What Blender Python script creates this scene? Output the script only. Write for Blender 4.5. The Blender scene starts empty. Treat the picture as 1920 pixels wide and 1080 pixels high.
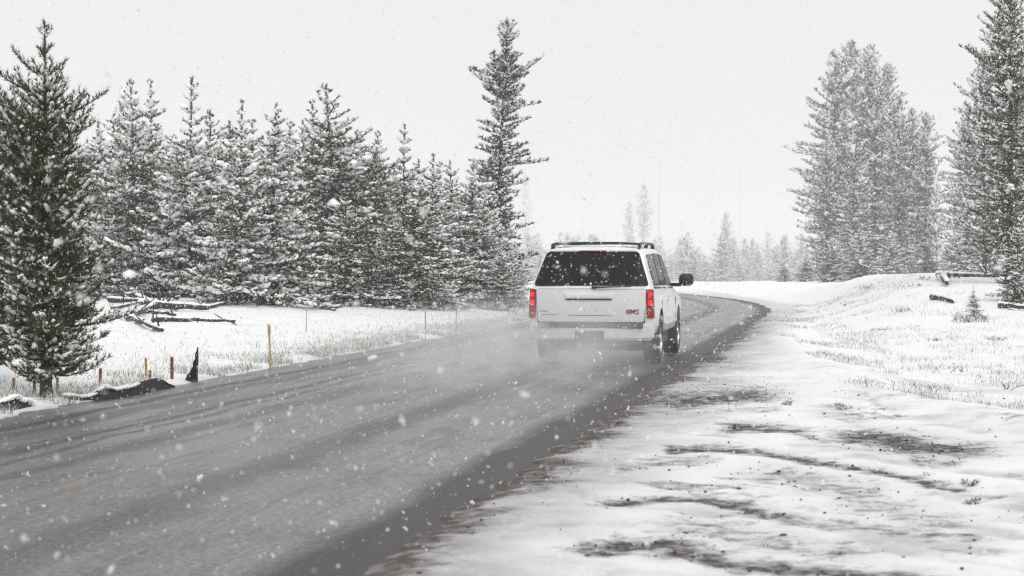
import bpy, bmesh, math, random
import numpy as np
from mathutils import Vector, Matrix

R = math.radians
scene = bpy.context.scene
col = scene.collection

# ------------------------------------------------------------------ camera
CAM_H, FPX, HORIZON = 1.65, 3800.0, 490.0
cam_d = bpy.data.cameras.new('camera')
cam = bpy.data.objects.new('camera', cam_d)
col.objects.link(cam)
cam.location = (0, 0, CAM_H)
cam.rotation_euler = (R(90) - math.atan((540 - HORIZON) / FPX), 0, 0)
cam_d.sensor_width = 36
cam_d.lens = FPX / 1920 * 36
cam_d.clip_start = 0.1
cam_d.clip_end = 4000
cam_d.dof.use_dof = True
cam_d.dof.focus_distance = 36
cam_d.dof.aperture_fstop = 4.0
scene.camera = cam

# ------------------------------------------------------------------ overcast sky and weak sun
SUN_EL, SUN_AZ = R(50), R(150)
world = bpy.data.worlds.new('World')
scene.world = world
world.use_nodes = True
nt = world.node_tree
nt.nodes.clear()
sky = nt.nodes.new('ShaderNodeTexSky')
sky.sky_type = 'NISHITA'
sky.sun_disc = False
sky.sun_elevation = SUN_EL
sky.sun_rotation = SUN_AZ
hs = nt.nodes.new('ShaderNodeHueSaturation')
hs.inputs['Saturation'].default_value = 0.0
mx = nt.nodes.new('ShaderNodeMix')
mx.data_type = 'RGBA'
mx.inputs[0].default_value = 0.97
mx.inputs[7].default_value = (8.5, 8.53, 8.6, 1)      # the closed cloud deck
bg = nt.nodes.new('ShaderNodeBackground')
bg.inputs['Strength'].default_value = 0.1
wo = nt.nodes.new('ShaderNodeOutputWorld')
nt.links.new(sky.outputs[0], hs.inputs['Color'])
nt.links.new(hs.outputs[0], mx.inputs[6])
nt.links.new(mx.outputs[2], bg.inputs['Color'])
nt.links.new(bg.outputs[0], wo.inputs[0])

sun_d = bpy.data.lights.new('sun', 'SUN')
sun_d.energy = 1.5
sun_d.angle = R(30)
sun_d.color = (1, 0.98, 0.95)
sun = bpy.data.objects.new('sun', sun_d)
col.objects.link(sun)
sun.rotation_euler = (R(90) - SUN_EL, 0, math.pi - SUN_AZ)

vs = scene.view_settings
vs.view_transform = 'Standard'
vs.look = 'None'
vs.exposure = 0.0
vs.gamma = 1.0
scene.cycles.use_denoising = True
scene.cycles.denoising_prefilter = 'NONE'      # keeps the fine texture of needles, flakes and slush
scene.cycles.use_adaptive_sampling = False
scene.cycles.filter_width = 1.25
scene.cycles.max_bounces = 7
scene.cycles.diffuse_bounces = 4
scene.cycles.glossy_bounces = 3
scene.cycles.transmission_bounces = 3
scene.cycles.volume_bounces = 2
scene.cycles.transparent_max_bounces = 6
scene.cycles.volume_step_rate = 2.0

# ------------------------------------------------------------------ helpers
def px2w(px, py, h=0.0):
    """pixel of the photograph -> point on a level at height h (survey of the place)"""
    Z = FPX * (CAM_H - h) / (py - HORIZON)
    return ((px - 960) / FPX * Z, Z)

def tag(o, label=None, cat=None, group=None, kind=None):
    if label: o['label'] = label
    if cat: o['category'] = cat
    if group: o['group'] = group
    if kind: o['kind'] = kind
    return o

def empty(name, loc, rz=0.0, s=(1, 1, 1)):
    o = bpy.data.objects.new(name, None)
    o.empty_display_size = 0.2
    col.objects.link(o)
    o.location = loc
    o.rotation_euler = (0, 0, rz)
    o.scale = s
    return o

def link(name, me, parent=None, mat=None):
    o = bpy.data.objects.new(name, me)
    col.objects.link(o)
    if mat is not None and not me.materials:
        me.materials.append(mat)
    if parent is not None:
        o.parent = parent
    return o

def np_mesh(name, V, F, mat=None, smooth=False, attrs=None):
    V = np.asarray(V, np.float32)
    F = np.asarray(F, np.int32)
    me = bpy.data.meshes.new(name)
    k = F.shape[1]
    me.vertices.add(len(V))
    me.vertices.foreach_set('co', V.ravel())
    me.loops.add(F.size)
    me.loops.foreach_set('vertex_index', F.ravel())
    me.polygons.add(len(F))
    me.polygons.foreach_set('loop_start', np.arange(0, F.size, k, dtype=np.int32))
    me.polygons.foreach_set('use_smooth', np.full(len(F), smooth, bool))
    for an, (dom, arr) in (attrs or {}).items():
        a = me.attributes.new(an, 'FLOAT', dom)
        a.data.foreach_set('value', np.asarray(arr, np.float32).ravel())
    me.update(calc_edges=True)
    if mat is not None:
        me.materials.append(mat)
    return me

_rt = np.random.default_rng(5).random((256, 256))
def vnoise(x, y, seed=0):
    x = np.asarray(x, float) + seed * 17.31
    y = np.asarray(y, float) + seed * 9.77
    xi, yi = np.floor(x).astype(int), np.floor(y).astype(int)
    fx, fy = x - xi, y - yi
    fx, fy = fx * fx * (3 - 2 * fx), fy * fy * (3 - 2 * fy)
    a, b = _rt[xi & 255, yi & 255], _rt[(xi + 1) & 255, yi & 255]
    c, d = _rt[xi & 255, (yi + 1) & 255], _rt[(xi + 1) & 255, (yi + 1) & 255]
    return (a * (1 - fx) + b * fx) * (1 - fy) + (c * (1 - fx) + d * fx) * fy
def fbm(x, y, seed=0, o=4):
    s, a, t = 0, 1, 0
    for k in range(o):
        s = s + a * vnoise(x * 2 ** k, y * 2 ** k, seed + k)
        t += a
        a *= 0.5
    return s / t
def sst(a, b, x):
    t = np.clip((np.asarray(x, float) - a) / (b - a), 0, 1)
    return t * t * (3 - 2 * t)

# ------------------------------------------------------------------ materials
class NT:
    def __init__(self, name):
        self.m = bpy.data.materials.new(name)
        self.m.use_nodes = True
        self.t = self.m.node_tree
        self.b = self.t.nodes['Principled BSDF']
        self.out = self.t.nodes['Material Output']
    def n(self, kind, **kw):
        nd = self.t.nodes.new(kind)
        for k, v in kw.items():
            setattr(nd, k, v)
        return nd
    def l(self, a, b): self.t.links.new(a, b)
    def set(self, **kw):
        for k, v in kw.items():
            self.b.inputs[k.replace('_', ' ')].default_value = v
        return self
    def coord(self, which='Object', scale=(1, 1, 1)):
        tc = self.n('ShaderNodeTexCoord')
        mp = self.n('ShaderNodeMapping')
        mp.inputs['Scale'].default_value = scale
        self.l(tc.outputs[which], mp.inputs[0])
        return mp.outputs[0]
    def noise(self, vec, scale, detail=4, rough=0.6):
        nz = self.n('ShaderNodeTexNoise')
        nz.inputs['Scale'].default_value = scale
        nz.inputs['Detail'].default_value = detail
        nz.inputs['Roughness'].default_value = rough
        if vec is not None: self.l(vec, nz.inputs['Vector'])
        return nz.outputs['Fac']
    def ramp(self, fac, stops, interp='LINEAR'):
        r = self.n('ShaderNodeValToRGB')
        r.color_ramp.interpolation = interp
        e = r.color_ramp.elements
        while len(e) < len(stops): e.new(0.5)
        for q, (p, c) in zip(e, stops):
            q.position = p
            q.color = c if len(c) == 4 else (*c, 1)
        self.l(fac, r.inputs[0])
        return r.outputs[0]
    def math(self, op, a, b=None, c=None, clamp=False):
        m = self.n('ShaderNodeMath', operation=op, use_clamp=clamp)
        for i, v in enumerate((a, b, c)):
            if v is None: continue
            if isinstance(v, (int, float)): m.inputs[i].default_value = v
            else: self.l(v, m.inputs[i])
        return m.outputs[0]
    def mix(self, fac, a, b):
        m = self.n('ShaderNodeMix', data_type='RGBA')
        for i, v in ((0, fac), (6, a), (7, b)):
            if isinstance(v, (int, float)): m.inputs[i].default_value = v
            elif isinstance(v, tuple): m.inputs[i].default_value = v if len(v) == 4 else (*v, 1)
            else: self.l(v, m.inputs[i])
        return m.outputs[2]
    def attr(self, name):
        a = self.n('ShaderNodeAttribute', attribute_name=name)
        return a.outputs['Fac']
    def bump(self, h, strength=0.3, dist=0.02):
        b = self.n('ShaderNodeBump')
        b.inputs['Strength'].default_value = strength
        b.inputs['Distance'].default_value = dist
        self.l(h, b.inputs['Height'])
        self.l(b.outputs[0], self.b.inputs['Normal'])

def simple(name, c, rough=0.6, metal=0.0, var=0.12, scale=8.0, bump=0.0, spec=0.5):
    t = NT(name)
    v = t.coord('Object')
    nz = t.noise(v, scale, 4)
    a = tuple(x * (1 - var) for x in c)
    b = tuple(min(1, x * (1 + var)) for x in c)
    t.l(t.ramp(nz, [(0.3, a), (0.7, b)]), t.b.inputs['Base Color'])
    t.set(Roughness=rough, Metallic=metal)
    t.b.inputs['Specular IOR Level'].default_value = spec
    if bump: t.bump(t.noise(v, scale * 5, 4), bump, 0.01)
    return t.m

M = {}
# snow lying on things
t = NT('snow')
v = t.coord('Object')
t.l(t.ramp(t.noise(v, 3.0), [(0.3, (0.88, 0.885, 0.895)), (0.7, (0.93, 0.932, 0.935))]), t.b.inputs['Base Color'])
t.set(Roughness=0.75)
t.b.inputs['Specular IOR Level'].default_value = 0.2
t.bump(t.noise(v, 40, 4), 0.35, 0.02)
M['snow'] = t.m

t = NT('snowflake')
t.l(t.ramp(t.noise(t.coord('Object'), 2.0), [(0.3, (0.95, 0.955, 0.96)), (0.7, (0.98, 0.98, 0.985))]), t.b.inputs['Base Color'])
t.set(Roughness=0.9)
t.b.inputs['Specular IOR Level'].default_value = 0.0
tl_ = t.n('ShaderNodeBsdfTranslucent'); tl_.inputs[0].default_value = (0.97, 0.975, 0.98, 1)
mxs = t.n('ShaderNodeMixShader'); mxs.inputs[0].default_value = 0.5
t.l(t.b.outputs[0], mxs.inputs[1]); t.l(tl_.outputs[0], mxs.inputs[2]); t.l(mxs.outputs[0], t.out.inputs['Surface'])
M['flake'] = t.m
# needles: green that varies by tuft, some tufts frosted with snow
def needle_mat(name, dark, light, frost_c=(0.78, 0.79, 0.80)):
    t = NT(name)
    sh = t.attr('shade')
    c = t.ramp(sh, [(0.0, dark), (0.6, light), (1.0, tuple(x * 1.5 for x in light))])
    t.l(t.mix(t.attr('frost'), c, frost_c), t.b.inputs['Base Color'])
    t.set(Roughness=0.6)
    t.b.inputs['Specular IOR Level'].default_value = 0.25
    return t.m
M['needle'] = needle_mat('needle_green', (0.010, 0.014, 0.003), (0.074, 0.092, 0.017))
M['needle_far'] = needle_mat('needle_grey_green', (0.012, 0.016, 0.008), (0.048, 0.058, 0.022))

t = NT('bark')
v = t.coord('Object', (6, 6, 1.5))
nz = t.noise(v, 5, 5)
t.l(t.ramp(nz, [(0.3, (0.025, 0.020, 0.017)), (0.7, (0.085, 0.07, 0.06))]), t.b.inputs['Base Color'])
t.set(Roughness=0.9)
t.bump(nz, 0.8, 0.02)
M['bark'] = t.m
M['deadwood'] = simple('dead_wood', (0.12, 0.105, 0.09), 0.9, var=0.4, scale=14, bump=0.5)
M['darkwood'] = simple('dark_wet_wood', (0.035, 0.029, 0.025), 0.8, var=0.4, scale=14, bump=0.5)

# ground: snow with trodden mud (mask modelled on the mesh), fine grain
t = NT('snow_ground')
v = t.coord('Object')
big, mid, fine = t.noise(v, 0.8, 4), t.noise(v, 6, 7, 0.72), t.noise(v, 30, 4, 0.75)
snowc = t.ramp(big, [(0.3, (0.86, 0.866, 0.88)), (0.7, (0.92, 0.923, 0.926))])
mudc = t.ramp(fine, [(0.3, (0.022, 0.018, 0.016)), (0.5, (0.060, 0.050, 0.044)), (0.75, (0.16, 0.14, 0.13))])
slm = t.math('MULTIPLY', t.attr('slush'), t.ramp(t.noise(v, 2.5, 6, 0.7), [(0.25, (0.45, 0.45, 0.45)), (0.65, (1, 1, 1))]))
slc_ = t.ramp(fine, [(0.3, (0.085, 0.075, 0.068)), (0.7, (0.30, 0.28, 0.265))])
snowc = t.mix(slm, snowc, slc_)
mk = t.attr('mud')
f = t.math('ADD', mk, t.math('MULTIPLY', t.math('SUBTRACT', mid, 0.5), 1.9))
f = t.math('MULTIPLY', t.ramp(f, [(0.32, (0, 0, 0)), (0.76, (1, 1, 1))]), t.ramp(mk, [(0.02, (0, 0, 0)), (0.22, (1, 1, 1))]))
t.l(t.mix(f, snowc, mudc), t.b.inputs['Base Color'])
t.set(Roughness=0.7)
t.b.inputs['Specular IOR Level'].default_value = 0.25
hh = t.math('ADD', t.math('MULTIPLY', mid, 0.8), t.math('MULTIPLY', fine, 0.6))
t.bump(hh, 0.8, 0.035)
M['ground'] = t.m

# wet, slushy asphalt; UV: u = metres along, v = metres right of the centre
t = NT('wet_asphalt')
tc = t.n('ShaderNodeUVMap', uv_map='road')
sep = t.n('ShaderNodeSeparateXYZ')
t.l(tc.outputs[0], sep.inputs[0])
vv = sep.outputs['Y']
def rmap(sx, sy):
    mp = t.n('ShaderNodeMapping')
    mp.inputs['Scale'].default_value = (sx, sy, 1)
    t.l(tc.outputs[0], mp.inputs[0])
    return mp.outputs[0]
streak = t.noise(rmap(0.045, 3.4), 1.0, 7, 0.68)
streak2 = t.noise(rmap(0.16, 9.0), 1.0, 4, 0.6)
wob = t.math('MULTIPLY', t.math('SUBTRACT', t.noise(rmap(0.35, 0.5), 1.0, 5, 0.65), 0.5), 0.55)
vw = t.math('ADD', vv, wob)
grain = t.noise(rmap(16, 20), 1.0, 7, 0.9)
slush = t.n('ShaderNodeMapRange'); slush.inputs[1].default_value = 2.62; slush.inputs[2].default_value = 2.38
t.l(vw, slush.inputs[0])                       # bare dark wet strip along the right edge
slushl = t.n('ShaderNodeMapRange'); slushl.inputs[1].default_value = -5.0; slushl.inputs[2].default_value = -4.5
t.l(vw, slushl.inputs[0])
sl = t.math('MULTIPLY', slush.outputs[0], slushl.outputs[0])
tr = t.ramp(streak, [(0.36, (0.72, 0.72, 0.72)), (0.47, (0.92, 0.92, 0.92)), (0.62, (1, 1, 1))])
tr2 = t.ramp(streak2, [(0.34, (0.80, 0.80, 0.80)), (0.5, (1, 1, 1))])
cover = t.math('MULTIPLY', t.math('MULTIPLY', sl, tr), tr2)
cover = t.math('MULTIPLY', cover, t.ramp(t.noise(rmap(0.5, 1.3), 1.0, 7, 0.72), [(0.38, (0.66, 0.66, 0.66)), (0.52, (1, 1, 1))]))
for vc_, wd_, am_ in ((0.95, 0.22, 0.5), (-0.75, 0.14, 0.45), (-1.25, 0.05, 0.6), (-1.55, 0.07, 0.7), (-2.35, 0.16, 0.55), (-2.72, 0.10, 0.8)):      # wheel tracks
    g_ = t.n('ShaderNodeMapRange', interpolation_type='SMOOTHSTEP'); g_.inputs[1].default_value = wd_ * 1.8; g_.inputs[2].default_value = wd_ * 0.4
    t.l(t.math('ABSOLUTE', t.math('SUBTRACT', vw, vc_)), g_.inputs[0])
    cover = t.math('MULTIPLY', cover, t.math('SUBTRACT', 1.0, t.math('MULTIPLY', g_.outputs[0], am_)))
asph = t.ramp(grain, [(0.34, (0.016, 0.014, 0.013)), (0.52, (0.046, 0.039, 0.036)), (0.68, (0.15, 0.14, 0.135))])
slc = t.ramp(grain, [(0.36, (0.065, 0.063, 0.065)), (0.5, (0.17, 0.166, 0.17)), (0.62, (0.40, 0.395, 0.40))])
c = t.mix(cover, asph, slc)
wet = t.noise(rmap(0.10, 1.5), 1.0, 7, 0.7)
wl = t.n('ShaderNodeMapRange'); wl.inputs[1].default_value = -0.6; wl.inputs[2].default_value = -1.2
t.l(vw, wl.inputs[0])
wetm = t.math('MULTIPLY', t.ramp(wet, [(0.55, (0, 0, 0)), (0.60, (1, 1, 1))]), wl.outputs[0])
c = t.mix(t.math('MULTIPLY', wetm, 0.75), c, (0.05, 0.048, 0.047))
cover = t.math('MULTIPLY', cover, t.math('SUBTRACT', 1.0, t.math('MULTIPLY', wetm, 0.9)))
# worn double centre line
d1 = t.math('ABSOLUTE', t.math('SUBTRACT', t.math('ABSOLUTE', t.math('ADD', vv, t.math('MULTIPLY', wob, 0.08))), 0.11))
ln = t.n('ShaderNodeMapRange'); ln.inputs[1].default_value = 0.075; ln.inputs[2].default_value = 0.05
t.l(d1, ln.inputs[0])
wear = t.ramp(t.noise(rmap(0.7, 6), 1.0, 6, 0.75), [(0.46, (0, 0, 0)), (0.66, (0.42, 0.42, 0.42))])
c = t.mix(t.math('MULTIPLY', ln.outputs[0], wear), c, (0.42, 0.27, 0.13))
t.l(c, t.b.inputs['Base Color'])
rg = t.n('ShaderNodeMapRange'); rg.inputs[3].default_value = 0.52; rg.inputs[4].default_value = 0.29
t.l(cover, rg.inputs[0])
t.l(t.math('SUBTRACT', rg.outputs[0], t.math('MULTIPLY', wetm, 0.3)), t.b.inputs['Roughness'])
t.b.inputs['Specular IOR Level'].default_value = 0.3
t.bump(t.math('ADD', grain, t.math('MULTIPLY', streak2, 0.6)), 0.6, 0.012)
M['road'] = t.m

# grass blades: green-straw, some with snow on them
t = NT('grass_blade')
c = t.ramp(t.attr('shade'), [(0.0, (0.08, 0.10, 0.045)), (0.5, (0.15, 0.16, 0.085)), (0.8, (0.24, 0.23, 0.14)), (1.0, (0.30, 0.29, 0.18))])
t.l(t.mix(t.attr('frost'), c, (0.8, 0.81, 0.82)), t.b.inputs['Base Color'])
t.set(Roughness=0.7)
M['grass'] = t.m
M['stone'] = simple('dark_gravel', (0.045, 0.04, 0.037), 0.8, var=0.5, scale=3)

# ------------------------------------------------------------------ road survey
A = R(9.6)
U = np.array([math.sin(A), math.cos(A)])
NR = np.array([math.cos(A), -math.sin(A)])
P0 = np.array([-3.81, 11.12])
HALF = 3.1
S1 = (62 - P0[1]) / U[1]
P1 = P0 + U * S1
RAD = 150.0
CC = P1 - NR * RAD
def road_d(X, Y):
    X, Y = np.asarray(X, float), np.asarray(Y, float)
    ds = (X - P0[0]) * NR[0] + (Y - P0[1]) * NR[1]
    al = (X - P1[0]) * U[0] + (Y - P1[1]) * U[1]
    da = np.hypot(X - CC[0], Y - CC[1]) - RAD
    return np.where(al > 0, da, ds)
def road_pt(s, d):
    if s <= S1:
        p = P0 + U * s + NR * d
        return p[0], p[1]
    th = (s - S1) / RAD
    n = np.array([NR[0] * math.cos(th) - NR[1] * math.sin(th), NR[0] * math.sin(th) + NR[1] * math.cos(th)])
    p = CC + n * (RAD + d)
    return p[0], p[1]

BERM_Y = [-20, 0, 8, 14, 20.2, 25.6, 36.9, 57, 70, 300]
BERM_X = [9.0, 8.4, 7.4, 6.2, 5.15, 4.35, 5.1, 7.4, 9.8, 12]

def base_h(X, Y, detail=True):
    X, Y = np.asarray(X, float), np.asarray(Y, float)
    d = road_d(X, Y)
    dl, dr = -d - HALF, d - HALF
    off = np.maximum(dl - 0.28, dr + 0.2)
    nz = fbm(X * 2.4, Y * 2.4, 3, 4) - 0.5
    e = sst(-0.30, 0.45, off + nz * np.where(dr > 0, 0.40, 0.42))
    h = -0.07 + 0.095 * e
    h = h + 0.50 * sst(0.6, 10.5, dl) + 0.5 * sst(12, 60, dl)
    # berm and meadow on the right
    q = X - np.interp(Y, BERM_Y, BERM_X) - (fbm(X * 0.5, Y * 0.4, 8, 3) - 0.5) * 0.8
    h = h + np.where(dr > 0, 0.10 * np.exp(-(q / 0.45) ** 2) - 0.05 * sst(0.3, 1.4, q), 0)
    k = sst(0.3, 4.6, dr) * sst(33, 66, Y) * (1 - 0.85 * sst(74, 102, Y))
    h = h + 1.22 * k
    h = h + 0.5 * sst(8, 40, dr) * sst(10, 40, Y)
    h = h - 0.0125 * np.clip(Y - 118, 0, 1100)
    if detail:
        w = sst(0.0, 0.6, off)
        h = h + w * ((fbm(X * 0.35, Y * 0.35, 11, 3) - 0.5) * 0.16 * sst(1, 6, off) + (fbm(X * 1.9, Y * 1.9, 21, 4) - 0.5) * np.where(dr > 0, 0.045, 0.075) + (vnoise(X * 9, Y * 9, 5) - 0.5) * 0.014 + (vnoise(X * 4.5, Y * 4.5, 6) - 0.5) * 0.07 * sst(0.1, 0.6, dl) * (1 - sst(30, 60, Y)))
    return h
def gh(X, Y):
    return float(base_h(np.array([X]), np.array([Y]))[0])

# ------------------------------------------------------------------ ground sheet
def geo_steps(a, b, s, f):
    out, x = [], a
    while x < b:
        x += s
        s *= f
        out.append(min(x, b))
    return out
xs = list(np.arange(-6, 9.001, 0.07))
xs = [-x for x in geo_steps(6, 1800, 0.1, 1.05)][::-1] + xs + geo_steps(9, 1800, 0.1, 1.05)
ys = [-1800, -900, -500, -250, -120, -60, -30, -15, -6, 0, 3, 5] + list(np.exp(np.arange(math.log(6), math.log(160), 0.0068))) + geo_steps(161, 1800, 1.5, 1.03)
GX, GY = np.meshgrid(np.array(xs), np.array(ys))
GH = base_h(GX, GY)
GD = road_d(GX, GY)
# trodden and driven mud on the pull-off: strokes surveyed from the photograph (pixel points, half width, strength)
STROKES = [
    ([(1290, 752), (1345, 745), (1392, 740)], 17, 0.62), ([(1350, 770), (1440, 768)], 6, 0.30),
    ([(1385, 800), (1430, 803), (1480, 808)], 9, 0.62), ([(1480, 812), (1560, 825), (1640, 832)], 7, 0.38),
    ([(1630, 818), (1680, 826), (1720, 838), (1790, 842)], 17, 0.66), ([(1720, 862), (1780, 866)], 7, 0.40),
    ([(1265, 845), (1340, 842), (1420, 845), (1500, 856), (1600, 872), (1700, 893), (1790, 915)], 6, 0.60),
    ([(1160, 940), (1230, 934), (1300, 932), (1380, 942), (1430, 966)], 10, 0.66),
    ([(1400, 950), (1500, 975), (1600, 985), (1700, 996), (1800, 1012)], 15, 0.40),
    ([(1130, 1032), (1190, 1020), (1250, 1018), (1310, 1038)], 15, 0.66),
    ([(1280, 1040), (1400, 1062), (1500, 1072), (1700, 1085)], 14, 0.60),
    ([(1480, 890), (1560, 910), (1650, 945), (1740, 975)], 22, 0.36), ([(1170, 880), (1230, 862)], 12, 0.34),
    ([(1310, 985), (1420, 1010), (1560, 1035)], 24, 0.36), ([(1620, 745), (1660, 770)], 5, 0.3),
    ([(1560, 780), (1600, 790)], 7, 0.3),
]
ZZ = np.maximum(GY, 1.0)
PX = 960 + FPX * GX / ZZ
PY = HORIZON + FPX * (CAM_H - 0.02) / ZZ
mud = np.zeros_like(GX)
wx = (fbm(GX * 2.2, GY * 2.2, 31, 3) - 0.5)
for pts, hw, st in STROKES:
    best = np.full(GX.shape, 1e9)
    for (x0, y0), (x1, y1) in zip(pts, pts[1:]):
        tt = np.clip(((PX - x0) * (x1 - x0)) / max((x1 - x0) ** 2, 1), 0, 1)
        cy = y0 + (y1 - y0) * tt
        cx = x0 + (x1 - x0) * tt
        dd = np.hypot((PX - cx) / 5.0, PY + wx * 16 - cy) / hw
        best = np.minimum(best, dd)
    mud = np.maximum(mud, (st + 0.10) * np.exp(-best ** 2 * 0.8))
mud *= (GY > 5) & (GY < 60)
aa, bb = GX * 0.54 - GY * 0.84, GX * 0.84 + GY * 0.54
rut = sst(0.42, 0.62, fbm(aa * 0.42, bb * 2.9, 71, 5)) * (GD > HALF + 0.2) * (1 - sst(3.6, 5.5, GD - HALF)) * (1 - sst(24, 36, GY)) * (GY > 5)
GH = GH - (0.03 * mud + 0.006 * rut) * sst(0.2, 0.8, GD - HALF)
GH = GH + (GD > HALF) * sst(0.3, 0.9, GD - HALF) * ((vnoise(GX * 5.5, GY * 4.0, 91) - 0.5) * 0.014 + (vnoise(GX * 12, GY * 7, 92) - 0.5) * 0.012) * (1 - sst(30, 55, GY))
dr = GD - HALF
near = (1 - sst(40, 75, GY))
edge_n = (fbm(GX * 1.5, GY * 1.5, 41, 4) - 0.5)
edge = (1 - sst(-0.2, 1.5, dr + edge_n * 0.9)) * (dr > -1.2)
slush = np.maximum(1.0 * edge ** 0.8 * (1 - 0.7 * sst(45, 80, GY)), 0.58 * rut * sst(0.35, 0.7, fbm(GX * 2.4, GY * 1.8, 47, 4)))
slush = np.maximum(slush, 0.55 * np.clip(mud * 1.5, 0, 1))
mud = np.maximum(mud, 0.72 * (1 - sst(0.0, 0.55, dr + edge_n * 0.8)) * (dr > -1.2) * near)
mud = np.maximum(mud, 0.48 * rut * sst(0.5, 0.7, fbm(GX * 0.9, GY * 0.9, 44, 3)))
dl = -GD - HALF
mud = np.maximum(mud, 0.55 * (1 - sst(0.15, 0.55, dl)) * (dl > -1.2) * near)
slush = np.maximum(slush, 0.6 * (1 - sst(0.1, 0.7, dl + edge_n * 0.5)) * (dl > -1.2))
nx, ny = len(xs), len(ys)
idx = np.arange(nx * ny).reshape(ny, nx)
Fq = np.stack([idx[:-1, :-1], idx[:-1, 1:], idx[1:, 1:], idx[1:, :-1]], -1).reshape(-1, 4)
me = np_mesh('ground', np.stack([GX, GY, GH], -1).reshape(-1, 3), Fq, M['ground'], True, {'mud': ('POINT', mud), 'slush': ('POINT', slush)})
tag(link('ground', me), 'snow covered ground with muddy pull-off, verge and meadow', 'ground', kind='structure')

# ------------------------------------------------------------------ road
ss = list(np.arange(-24, S1, 1.0)) + list(np.arange(S1, S1 + 190, 2.0))
ds = np.linspace(-HALF - 0.5, HALF + 0.5, 25)
V, UV = [], []
for s in ss:
    for d in ds:
        x, y = road_pt(s, d)
        V.append((x, y, 0.03 * (1 - (d / 3.6) ** 2) - 0.03 - 0.0125 * max(y - 118, 0)))
        UV.append((s, d))
n = len(ds)
F = [(i * n + j, i * n + j + 1, (i + 1) * n + j + 1, (i + 1) * n + j) for i in range(len(ss) - 1) for j in range(n - 1)]
me = np_mesh('road', V, F, M['road'], True)
uvl = me.uv_layers.new(name='road')
li = np.empty(len(me.loops), np.int32)
me.loops.foreach_get('vertex_index', li)
uvl.data.foreach_set('uv', np.array(UV, np.float32)[li].ravel())
if me.polygons[0].normal.z < 0: me.flip_normals()
tag(link('road', me), 'wet slushy two lane asphalt road curving away to the left', 'road', kind='structure')

# ------------------------------------------------------------------ pine builder
ICO_V = None
def ico():
    global ICO_V, ICO_F
    if ICO_V is None:
        bm = bmesh.new()
        bmesh.ops.create_icosphere(bm, subdivisions=1, radius=1)
        ICO_V = np.array([v.co[:] for v in bm.verts])
        ICO_F = np.array([[v.index for v in f.verts] for f in bm.faces])
        bm.free()
    return ICO_V, ICO_F

def unit(a):
    return a / np.maximum(np.linalg.norm(a, axis=-1, keepdims=True), 1e-9)

def lumps(P, D, L, W, T, rng, jit=0.22):
    """irregular snow lumps lying along D"""
    iv, if_ = ico()
    N = len(P)
    D = unit(D)
    up = np.array([0, 0, 1.0])
    S = unit(np.cross(D, up) + 1e-6)
    N3 = np.cross(S, D)
    j = 1 + (rng.random((N, len(iv), 1)) - 0.5) * 2 * jit
    v = iv[None] * j
    X = (P[:, None, :] + v[..., 0:1] * D[:, None] * L[:, None, None] + v[..., 1:2] * S[:, None] * W[:, None, None] + v[..., 2:3] * N3[:, None] * T[:, None, None])
    F = if_[None] + (np.arange(N) * len(iv))[:, None, None]
    return X.reshape(-1, 3), F.reshape(-1, 3)

def needles(P, D, L, W, n, rng, spread=(15, 60)):
    N = len(P)
    P = np.repeat(P, n, 0)
    D = unit(np.repeat(D, n, 0))
    Lr = np.repeat(L, n) * rng.uniform(0.7, 1.15, N * n)
    rv = rng.normal(size=(N * n, 3))
    perp = unit(rv - (rv * D).sum(1, keepdims=True) * D)
    a = np.radians(rng.uniform(spread[0], spread[1], N * n))[:, None]
    dv = D * np.cos(a) + perp * np.sin(a)
    base = P + D * (rng.uniform(-0.35, 0.35, N * n) * Lr)[:, None]
    tip = base + dv * Lr[:, None]
    side = unit(np.cross(dv, rng.normal(size=(N * n, 3)))) * np.repeat(W, n)[:, None]
    V = np.stack([base - side, base + side, tip], 1).reshape(-1, 3)
    return V, np.arange(N * n * 3).reshape(-1, 3)

def tube(pts, rads, k, Vs, Fs, jit=0.0, rng=None):
    base = sum(len(v) for v in Vs)
    pts = np.array(pts, float)
    T = unit(np.gradient(pts, axis=0))
    ref = np.array([0, 0, 1.0]) if abs(T[0][2]) < 0.8 else np.array([1.0, 0, 0])
    S = unit(np.cross(T, ref))
    B = np.cross(S, T)
    a = np.arange(k) * 2 * math.pi / k
    r = np.array(rads)[:, None]
    if jit: r = r * (1 + (rng.random((len(pts), k)) - 0.5) * jit)
    ring = pts[:, None] + S[:, None] * (np.cos(a)[None] * r)[..., None] + B[:, None] * (np.sin(a)[None] * r)[..., None]
    Vs.append(ring.reshape(-1, 3))
    i = np.arange(len(pts) - 1)[:, None] * k
    j = np.arange(k)[None]
    jn = (j + 1) % k
    Fs.append((np.stack([i + j, i + jn, i + k + jn, i + k + j], -1) + base).reshape(-1, 4))

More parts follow.
